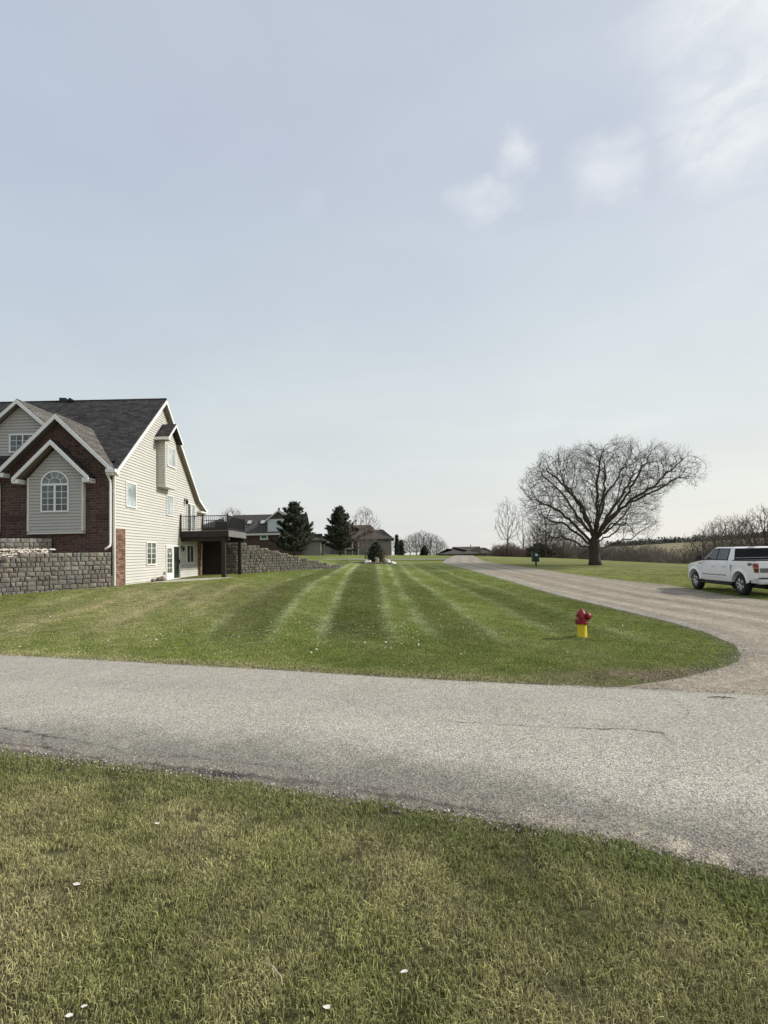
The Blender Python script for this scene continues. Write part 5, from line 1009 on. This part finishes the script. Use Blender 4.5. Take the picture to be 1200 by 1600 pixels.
def pdist(x,z,P):
    b=9
    for i in range(len(P)):
        (x0,z0),(x1,z1)=P[i-1],P[i]; dx,dz=x1-x0,z1-z0; t_=max(0,min(1,((x-x0)*dx+(z-z0)*dz)/(dx*dx+dz*dz))); b=min(b,math.hypot(x-x0-t_*dx,z-z0-t_*dz))
    return b
LIMB=[[(925,852),(905,818),(880,797),(855,782),(828,768)],[(924,856),(902,834),(876,818),(850,812),(830,802)],[(926,858),(905,848),(882,836),(862,840),(852,850)],[(927,845),(918,803),(905,770),(896,742),(885,714)],[(930,842),(933,795),(929,752),(930,716),(926,698)],[(934,842),(948,793),(957,756),(962,722),(966,696)],
[(936,846),(954,810),(985,787),(1022,771),(1060,750),(1092,742)],[(936,842),(963,797),(990,768),(1014,738),(1036,708)],[(937,846),(960,818),(990,818),(1008,832)],[(936,858),(952,852),(968,844),(990,850)],[(935,840),(958,800),(974,762),(986,725)],[(928,840),(910,790),(880,765),(850,740),(832,730)],[(927,844),(908,800),(893,765),(865,728),(856,716)],[(936,840),(975,790),(1020,760),(1050,728),(1068,714)],[(929,838),(938,800),(950,775),(975,745),(1002,700)]]
DEP=[1.5,-2.5,1,3,-3.5,2.5,-1,3.5,2,-2,-4.5,-3.5,4.5,-3,.5]
rg=random.Random(11); A=[]
while len(A)<6600:
    x,z=rg.uniform(-7.3,10.4),rg.uniform(2.2,12.2)
    if not inpoly(x,z,ENV): continue
    e=pdist(x,z,ENV); D=6.3*math.sqrt(max(.03,1-(1-min(1,e/3.6))**2)); y=rg.uniform(-D,D)
    ins=min(e/2.5,(D-abs(y))/2.5)
    th=math.atan2(z-3,x); rag=.55+.45*math.sin(th*9+1)*math.sin(th*23+y*.8)
    if e<1.25*max(0,rag-.35) or D-abs(y)<.5*rag: continue
    if rg.random()<.60+.40*math.exp(-ins*1.1): A.append((OX+x,OY+y,OZ+z))
tr_=[(OX,OY,OZ-.1),(OX-.02,OY,OZ+.5),(OX-.05,OY+.02,OZ+.95),(OX-.02,OY,OZ+1.35),(OX+.02,OY,OZ+1.75),(OX+.03,OY,OZ+2.1),(OX+.05,OY,OZ+2.5),(OX+.05,OY,OZ+2.9)]
ND=[Vector(p) for p in tr_]; PR=[-1]+list(range(len(tr_)-1))
def limb(P,par0):
    prev=par0
    for a,b in zip(P[:-1],P[1:]):
        n=max(1,int((b-a).length/.4))
        for k in range(1,n+1):
            q=a+(b-a)*k/n+Vector((rg.gauss(0,.065),rg.gauss(0,.07),rg.gauss(0,.065))); ND.append(q); PR.append(prev); prev=len(ND)-1
for P,dp in zip(LIMB,DEP):
    if len(P)>4: P=P[:-1]+[((P[-2][0]+P[-1][0])/2,(P[-2][1]+P[-1][1])/2)]
    m_=len(P)-1; W3=[Vector((OX+(x-930)*.0612,OY+dp*(k/m_)**1.2,OZ+(883-y)*.0612)) for k,(x,y) in enumerate(P)]
    z0=W3[0].z; par0=min(range(2,8),key=lambda i:abs(ND[i].z-z0)); W3[0]=ND[par0].copy(); limb(W3,par0)
for k in range(9):
    a=math.pi/2+(k%2)*math.pi+rg.uniform(-.5,.5); l_=rg.uniform(4.5,6); el=rg.uniform(.15,1.0); W3=[ND[5+k%3].copy()]; d=Vector((math.cos(a)*math.cos(el),math.sin(a)*math.cos(el),math.sin(el)))
    for q in range(4): W3.append(W3[-1]+d*l_/4); d=(d+Vector((rg.gauss(0,.15),rg.gauss(0,.15),.12))).normalized()
    limb(W3,5+k%3)
def colonize2(att,nodes,par,step,di,dk,iters,seed):
    return colonize(att,nodes,step,di,dk,iters,seed,par0=par,cen=Vector((OX+.5,OY,OZ+2.6)),ow=.55)
nd,pr=colonize2(A,ND,PR,.30,2.6,.36,60,3)
skeleton_mesh(nd,pr,.50,.0115,'oak',1,OAK,twn=2,twl=.62,twr=.0060,seed=5,mats=(BARK,TWIG),flare=.35,twk=5)
print('oak nodes',len(nd))
def baretree(seed,h,w,zc,shape,nat,step,R0,r0,mats,twn=1,twl=.35,stems=1,twr=.008,grav=.02):
    rg=random.Random(seed); A=[]
    while len(A)<nat:
        t_=rg.random(); z=h*(zc+(1-zc)*t_); prof_=math.sin(math.pi*min(1,(t_*.86+.14)))**shape; r_=w*prof_*math.sqrt(rg.random()); a=rg.random()*6.283; A.append((r_*math.cos(a),r_*math.sin(a),z))
    e=empty('tmp',(0,0,0))
    tr_=[(0,0,-.1)]+[(.03*math.sin(k),.03*math.cos(k*2),h*zc*.9*k/4) for k in range(1,5)]
    nd,pr=colonize(A,tr_,step,max(3,w*1.6),step*1.25,60,seed,grav,cen=Vector((0,0,h*.1)),ow=.5)
    skeleton_mesh(nd,pr,R0,r0,'t',1,e,local=True,twn=twn,twl=twl,seed=seed,mats=mats,twr=twr); return e
def shrub(seed,h,w,ns,mat,name_mats=None,r=.02):
    """many stems from the ground, forking twice"""
    rg=random.Random(seed); e=empty('tmp',(0,0,0)); sm,cm=MB(),MB()
    for k in range(ns):
        a=rg.random()*6.283; b=rg.random()**.7; x,y=.35*w*b*math.cos(a),.35*w*b*math.sin(a); H=h*rg.uniform(.55,1.0)*(1-.35*b*b); P=[Vector((x,y,-.1))]; d=Vector((math.cos(a)*b*.6,math.sin(a)*b*.6,1)).normalized()
        for q in range(6):
            P.append(P[-1]+d*H/6); d=(d+Vector((rg.gauss(0,.13),rg.gauss(0,.13),.03))).normalized()
        (sm if k<5 else cm).tube(P,[r*(1-.13*i) for i in range(7)],4 if k<5 else 3)
        for q in range(9):
            i=rg.randint(1,5); dd=(P[i+1]-P[i]).normalized()+Vector((rg.gauss(0,.5),rg.gauss(0,.5),rg.uniform(0,.3))); dd.normalize(); l_=H*rg.uniform(.12,.34); m_=P[i]+dd*l_*.5; en=P[i]+dd*l_+Vector((0,0,l_*.15)); cm.tube([P[i],m_,en],[r*.55,r*.45,r*.2],3)
            for u in range(3): d3=dd+Vector((rg.gauss(0,.6),rg.gauss(0,.6),rg.gauss(.1,.4))); cm.tube([m_,m_+d3.normalized()*l_*.5],[r*.35,r*.2],3)
    sm.build('stems',mat,e,local=True); cm.build('crown',mat,e,local=True); return e
used=set()
def put(proto,name,X,Y,s,lab,cat,group=None,rz=None,sz=None,dz=0):
    o=proto if proto.as_pointer() not in used else copy_tree(proto)
    used.add(proto.as_pointer()); o.name=name
    for c_ in [x for x in S.objects if x.parent==o]: c_.name=c_.name.split('.')[0]
    o.location=(X,Y,float(terrain(X,Y))+dz); o.rotation_euler=(0,0,random.random()*6.28 if rz is None else rz); o.scale=(s,s,sz or s)
    for k in ('label','category','group'):
        if k in o: del o[k]
    return tag(o,lab,cat,group)
MG=(BARKG,BARKG); MD=(BARK,BARK); MBR=(BARKB,BARKB)
# small bare tree in the rock bed
v=baretree(21,5.6,1.9,.22,.8,420,.16,.07,.006,(BARKG,BARKB),twn=2,twl=.30,twr=.007); put(v,'ornamental_tree',-1.95,55.3,1,'small bare many-branched tree growing at the left of the rock bed','tree',dz=0)
# slender trees left of the oak
v1=baretree(22,10.4,2.4,.28,.7,800,.34,.13,.012,MG,twn=1,twl=.5,twr=.013); put(v1,'slender_tree',FX(793,92),92,1,'tall slender pale bare tree rising over the brown thicket','tree',dz=-.2,rz=.5)
v2=baretree(23,9.4,1.5,.3,.7,450,.34,.10,.012,MG,twn=1,twl=.5,twr=.012); put(v2,'slender_tree',FX(817,93),93,.97,'thinner bare tree just right of the tallest slender one','tree',dz=-.2)
# generic bare trees, several shapes
B=[baretree(31+k,8.,3.2,.20,.6,900,.27,.17,.013,MG if k<2 else MD,twn=1,twl=.6,twr=.013) for k in range(4)]
Sh=[shrub(41+k,4.0,3.4,95,BARKB if k<2 else M('grey_brown_twigs',(.19,.165,.135),.95,.25,5),r=.026) for k in range(4)]
rg=random.Random(99)
for k,(px,Y,h) in enumerate(((640,138,5.6),(650,142,6.6),(660,139,7.0),(671,141,6.8),(681,139,6.2),(690,143,5.2),(630,146,4.8))):
    put(B[k%4],'bare_tree',FX(px,Y),Y,h/8.,'rounded leafless tree in the far row left of the drive crest','tree','leafless trees at the crest of the lawn')
put(B[1],'bare_tree',FX(363,88),88,.92,'bare tree showing above the roof behind the deck railing','tree',dz=0)
put(B[0],'bare_tree',FX(620,118),118,.52,'small bare tree just right of the grey house','tree')
for k in range(24):
    px=775+k*4.3+rg.uniform(-3,3); Y=94+rg.uniform(-3,6); put(Sh[k%2],'bare_shrub',FX(px,Y),Y,rg.uniform(.62,.86)*(1 if k<9 else .9),'brown leafless shrub in the dense thicket left of the oak','shrub','brown shrubs left of the oak',dz=-.2)
for k,(px,Y,h) in enumerate(((838,96,6.3),(852,90,7.6),(866,97,6.6),(880,92,6.4),(898,95,6.),(884,102,6.8),(845,104,6.5))):
    put(B[(k+2)%4],'bare_tree',FX(px,Y),Y,h/8.,'grey brown bare tree in the thicket behind the left branches of the oak','tree','bare trees behind the oak')
for k in range(44):
    px=866+k*3.9+rg.uniform(-3,3); Y=96+rg.uniform(-4,14); X=FX(px,Y); z=float(terrain(X,Y)); top=FZ(px,844+(px-870)*.05+rg.uniform(0,7),Y); put(Sh[2+k%2],'bare_shrub',X,Y,max(.8,(top-z)/4.0)*.8,'grey brown leafless shrub in the row behind the oak','shrub','grey shrubs behind the oak',sz=max(1,(top-z)/4.0))
for k,(px,py,Y) in enumerate(((915,842,108),(940,846,104),(968,848,100),(990,846,110),(1012,852,104),(1008,864,135),(1034,858,150),(1052,861,140),(1068,858,165),(1083,862,150),(1098,852,150),(1120,852,170),(1028,868,122),(1062,868,118))):
    X=FX(px,Y); z=float(terrain(X,Y)); s=(FZ(px,py,Y)-z)/8.; put(B[k%4],'bare_tree',X,Y,s,'bare tree in the shallow valley between the oak and the pickup','tree','bare trees in the valley right of the oak')
for k,(px,py,Y,lab) in enumerate(((1112,826,112,'leftmost and lowest of the dark bare trees above the pickup'),(1128,812,102,'bare tree with a tall narrow crown above the cab of the pickup'),(1152,810,97,'broad bare tree above the rear of the pickup'),(1172,816,104,'bare tree second from the right edge above the pickup'),(1196,796,90,'tallest dark bare tree at the right edge of the view'))):
    X=FX(px,Y); z=float(terrain(X,Y)); s=(FZ(px,py,Y)-z)/8.; put(B[(k*3+2)%4],'bare_tree',X,Y,s,lab,'tree')
for k in range(34):
    px=1100+k*4.8+rg.uniform(-4,4); Y=rg.uniform(95,125); X=FX(px,Y); z=float(terrain(X,Y)); top=FZ(px,851-(px-1100)*.09+rg.uniform(0,9),Y); put(Sh[k%4],'bare_shrub',X,Y,(top-z)/4.6,'brown brush filling the slope beyond the pickup','shrub','brush beyond the pickup',sz=(top-z)/4.)
# conifers
NEED=[M('spruce_needles',(.040,.048,.024),.8,.45,1.6),M('juniper_needles',(.022,.036,.016),.8,.5,2.5)]
def conifer(root,X,Y,z,h,w,seed,nb=130,mat=NEED[0],base=.08,up=.35,dens=15,ln=.30,topp=1.0,trunk=.13,sp=.24):
    rg=random.Random(seed); tm=MB(); tm.tube([(X,Y,z-.1),(X+.03,Y,z+h*.5),(X,Y,z+h*.97)],[trunk,trunk*.6,.02],8,0); tm.build('trunk',BARK,root)
    cm=MB()
    for i in range(nb):
        t_=base+(1-base)*(i/nb)**.92; zz=z+h*t_; L_=w*.5*(min(1,(1-t_)*1.25+.06)**.8)*rg.uniform(.55,1.15)*(1 if t_>.2 else .9); a=i*2.4+rg.uniform(-.5,.5); u_=rg.uniform(-.12,.3)+up*t_
        p0=Vector((X,Y,zz)); dr=Vector((math.cos(a),math.sin(a),0)); P=[p0+dr*L_*s+Vector((0,0,L_*(u_*s+.28*s*s-.10*s))) for s in (0,.35,.7,1.0)]; cm.tube(P,[.035,.028,.018,.01],3,1)
        for k in range(max(5,int(dens*L_))):
            s=rg.uniform(.18,1.04)**.8; j=min(2,int(s*3)); q=P[0]+dr*L_*s+Vector((0,0,L_*(u_*s+.28*s*s-.10*s))); side=dr.cross(Vector((0,0,1)))*rg.gauss(0,sp*L_*(1.15-s)); q=q+side+Vector((0,0,rg.gauss(0,.07)))
            for f in range(5):
                d=(dr*rg.uniform(.0,1)+side.normalized()*rg.gauss(0,.7)+Vector((rg.gauss(0,.35),rg.gauss(0,.35),rg.gauss(.12,.45)))).normalized(); l_=ln*rg.uniform(.6,1.2); pw=d.orthogonal().normalized()*l_*.24
                cm.add([q-pw,q+pw,q+d*l_],[(0,1,2)],0)
    cm.build('crown',[mat,BARK],root)
for px,Y,h,w,sd,lab in ((460,64,FZ(460,786,64)-float(terrain(FX(460,64),64)),5.0,1,'dark spruce tree in front of the brick house, left of the pair'),(531,79,FZ(531,793,79)-float(terrain(FX(531,79),79)),5.4,2,'dark spruce tree in front of the grey house, right of the pair')):
    X=FX(px,Y); z=float(terrain(X,Y)); e=empty('spruce_tree',(X,Y,z),0,lab,'tree'); conifer(e,X,Y,z,h,w,sd,135,dens=24,base=.11,ln=.28,sp=.19)
for px,Y,h,w,sd,lab in ((586,54.9,2.0,1.9,5,'dense dark juniper bush in the middle of the rock bed'),(626,112,3.0,1.7,6,'small dark cone shaped evergreen right of the grey house'),(663,126,2.6,2.0,7,'small dark evergreen in front of the far leafless trees'),(619.5,110,4.0,.9,8,'narrow dark evergreen against the corner of the grey house'),(842,92,2.9,4.6,9,'low spreading dark evergreen behind the litter bin'),(826,97,2.2,3.2,10,'small dark evergreen in the thicket left of the litter bin'),(858,95,2.2,3.4,12,'low dark evergreen in the thicket right of the litter bin')):
    X=FX(px,Y); z=float(terrain(X,Y)); e=empty('evergreen_bush',(X,Y,z),0,lab,'shrub'); conifer(e,X,Y,z,h,w,sd,80,mat=NEED[1],base=.0,dens=24 if Y<60 else 14,ln=.22 if Y<60 else .38,trunk=.05)
e=shrub(61,2.3,1.6,30,BARKB,r=.014); put(e,'twiggy_shrub',FX(594,54.7),54.9,1,'twiggy brown shrub beside the juniper in the rock bed','shrub')
e=shrub(62,.75,.9,40,M('dry_stalks',(.36,.28,.17),.9,.2,8),r=.010); put(e,'dry_grass_clump',FX(598,54),54.1,1,'clump of dry tan ornamental grass in the rock bed','plant')
# wooded crest of the far hill: one mass
mb=MB(); rg=random.Random(5)
def clump(x,y,z,h,w,n,mi):
    for k in range(n):
        a=rg.random()*6.283; b=rg.random()**.5*w; q=Vector((x+b*math.cos(a),y+b*math.sin(a),z+h*rg.uniform(.05,1)*(1-.5*(b/w)**2))); s=rg.uniform(.5,1.3)*h*.16
        d1=Vector((rg.gauss(0,1),rg.gauss(0,1),rg.gauss(0,1))).normalized()*s; d2=Vector((rg.gauss(0,1),rg.gauss(0,1),rg.gauss(0,1))).normalized()*s; mb.add([q-d1,q+d1,q+d2],[(0,1,2)],mi)
for k in range(900):
    t_=rg.uniform(.41,.95); Y=rg.uniform(560,700); X=t_*Y; z=float(terrain(X,Y)); clump(X,Y,z-1,rg.uniform(5,9.5),rg.uniform(5,9),20,0 if rg.random()<.8 else 1)
tag(mb.build('far_wood',[M('far_evergreens',(.050,.055,.045),.95,.3,.05),M('far_bare_wood',(.13,.11,.09),.95,.3,.05)]),'dark wooded strip along the crest of the far hill','wood',kind='stuff')
mb=MB()
for k in range(330):
    t_=rg.uniform(.40,.95); Y=rg.choice((rg.uniform(210,260),rg.uniform(300,330),rg.uniform(400,430),rg.uniform(220,520))); X=t_*Y; z=float(terrain(X,Y)); clump(X,Y,z-.3,rg.uniform(2.,5),rg.uniform(2,5),18,0 if rg.random()<.75 else 1)
tag(mb.build('hill_scrub',[M('scrub_brown',(.15,.125,.095),.95,.3,.1),M('scrub_dark',(.075,.07,.055),.95,.3,.1)]),'brown scrub dotted over the pasture slopes of the far hill','scrub',kind='stuff')
# ------------------------------------------------------------------ camera, sun and sky
f_px=850.; pitch=R(2.5); roll=R(1.25); ppy=867-850*math.tan(pitch)
cam=bpy.data.cameras.new('camera'); co=bpy.data.objects.new('camera',cam); C.objects.link(co); S.camera=co
fw=Vector((0,math.cos(pitch),math.sin(pitch))); rt=Vector((1,0,0)); up=rt.cross(fw)
r2=math.cos(roll)*rt-math.sin(roll)*up; u2=math.sin(roll)*rt+math.cos(roll)*up
mw=Matrix((r2,u2,-fw)).transposed().to_4x4(); mw.translation=Vector((0,0,1.9)); co.matrix_world=mw
cam.sensor_fit='VERTICAL'; cam.sensor_height=24; cam.sensor_width=24; cam.lens=24*f_px/1600; cam.shift_y=(ppy-800)/1600; cam.clip_start=.05; cam.clip_end=9000
SUN_EL,SUN_AZ=33.,8.    # azimuth measured from +X toward +Y
sl=bpy.data.lights.new('sun','SUN'); sl.energy=SUNE; sl.angle=R(4); sl.color=(1,.95,.88); so_=bpy.data.objects.new('sun',sl); C.objects.link(so_)
sd=Vector((math.cos(R(SUN_EL))*math.cos(R(SUN_AZ)),math.cos(R(SUN_EL))*math.sin(R(SUN_AZ)),math.sin(R(SUN_EL)))); so_.rotation_euler=sd.to_track_quat('Z','Y').to_euler(); so_.location=(60,10,50)
W=bpy.data.worlds.new('World'); S.world=W; W.use_nodes=True; t=W.node_tree; t.nodes.clear()
out=t.nodes.new('ShaderNodeOutputWorld')
sky=t.nodes.new('ShaderNodeTexSky'); sky.sky_type='NISHITA'; sky.sun_disc=False; sky.sun_elevation=R(SUN_EL); sky.sun_rotation=R(90-SUN_AZ); sky.air_density=1; sky.dust_density=2.5; sky.ozone_density=1
b1=t.nodes.new('ShaderNodeBackground'); L(t,sky.outputs[0],b1.inputs[0]); b1.inputs[1].default_value=.07
tc=t.nodes.new('ShaderNodeTexCoord').outputs['Generated']; sep=t.nodes.new('ShaderNodeSeparateXYZ'); L(t,tc,sep.inputs[0])
z=sep.outputs[2]; x_=sep.outputs[0]
base=ramp(t,math_(t,'ADD',z,0.0),[(0,(.86,.855,.81)),(.10,(.80,.83,.80)),(.25,(.725,.785,.80)),(.42,(.63,.70,.77)),(.60,(.575,.635,.74)),(1,(.54,.59,.67))])
# brighter toward the hazy sun side
rb=ramp(t,math_(t,'MULTIPLY_ADD',x_,.5,.5),[(.15,(.88,.91,.95)),(.45,(.965,.975,.985)),(.85,(1.13,1.11,1.07))])
base=mix(t,1,base,rb,'MULTIPLY')
mp=t.nodes.new('ShaderNodeMapping'); mp.inputs['Scale'].default_value=(1,1,2.6); L(t,tc,mp.inputs[0])
w1=noise(t,2.2,6,.5,mp.outputs[0],.4); w2=noise(t,9,8,.62,mp.outputs[0],.8)
base=mix(t,1,base,ramp(t,w1,[(.3,(.955,.955,.975)),(.7,(1.05,1.05,1.03))]),'MULTIPLY')
mp2=t.nodes.new('ShaderNodeMapping'); mp2.inputs['Scale'].default_value=(1,1,9); L(t,tc,mp2.inputs[0])
w3=noise(t,2.0,5,.55,mp2.outputs[0],.3); lowm=ramp(t,z,[(.05,1.),(.40,0.)])
base=mix(t,math_(t,'MULTIPLY',lowm,.55),base,mix(t,1,base,ramp(t,w3,[(.35,(.92,.925,.94)),(.65,(1.06,1.06,1.05))]),'MULTIPLY'))
# individual soft clouds
wr=t.nodes.new('ShaderNodeVectorMath'); wr.operation='ADD'; nz=t.nodes.new('ShaderNodeTexNoise'); nz.inputs['Scale'].default_value=11; nz.inputs['Detail'].default_value=6; nz.inputs['Roughness'].default_value=.62; L(t,tc,nz.inputs[0])
sc=t.nodes.new('ShaderNodeVectorMath'); sc.operation='MULTIPLY_ADD'; sc.inputs[1].default_value=(.09,)*3; sc.inputs[2].default_value=(-.045,)*3; L(t,nz.outputs['Color'],sc.inputs[0])
L(t,tc,wr.inputs[0]); L(t,sc.outputs[0],wr.inputs[1])
acc=None
for (d,rad,amp,axs) in CLOUDS:
    sb=t.nodes.new('ShaderNodeVectorMath'); sb.operation='SUBTRACT'; L(t,wr.outputs[0],sb.inputs[0]); sb.inputs[1].default_value=d
    mu=t.nodes.new('ShaderNodeVectorMath'); mu.operation='MULTIPLY'; L(t,sb.outputs[0],mu.inputs[0]); mu.inputs[1].default_value=(1/(rad*axs[0]),1/rad,1/(rad*axs[1]))
    ln=t.nodes.new('ShaderNodeVectorMath'); ln.operation='LENGTH'; L(t,mu.outputs[0],ln.inputs[0])
    mr=t.nodes.new('ShaderNodeMapRange'); mr.interpolation_type='SMOOTHSTEP'; L(t,ln.outputs['Value'],mr.inputs[0]); mr.inputs[1].default_value=1.15; mr.inputs[2].default_value=.25; mr.inputs[3].default_value=0; mr.inputs[4].default_value=amp
    v=mr.outputs[0]; acc=v if acc is None else math_(t,'MAXIMUM',acc,v)
acc=math_(t,'MULTIPLY',acc,math_(t,'MULTIPLY_ADD',w2,2.2,-.35))
base=mix(t,acc,base,(.88,.91,.93))
b2=t.nodes.new('ShaderNodeBackground'); L(t,base,b2.inputs[0]); b2.inputs[1].default_value=SKYS
ad=t.nodes.new('ShaderNodeMixShader'); ad.inputs[0].default_value=.88; L(t,b1.outputs[0],ad.inputs[1]); L(t,b2.outputs[0],ad.inputs[2]); L(t,ad.outputs[0],out.inputs[0])
S.view_settings.view_transform='Standard'; S.view_settings.look='None'; S.view_settings.exposure=0; S.view_settings.gamma=1
S.render.engine='CYCLES'; S.cycles.max_bounces=6; S.cycles.diffuse_bounces=3; S.cycles.glossy_bounces=3; S.cycles.transparent_max_bounces=6; S.cycles.use_denoising=True
S.render.resolution_x=768; S.render.resolution_y=1024
for im in bpy.data.objects: pass
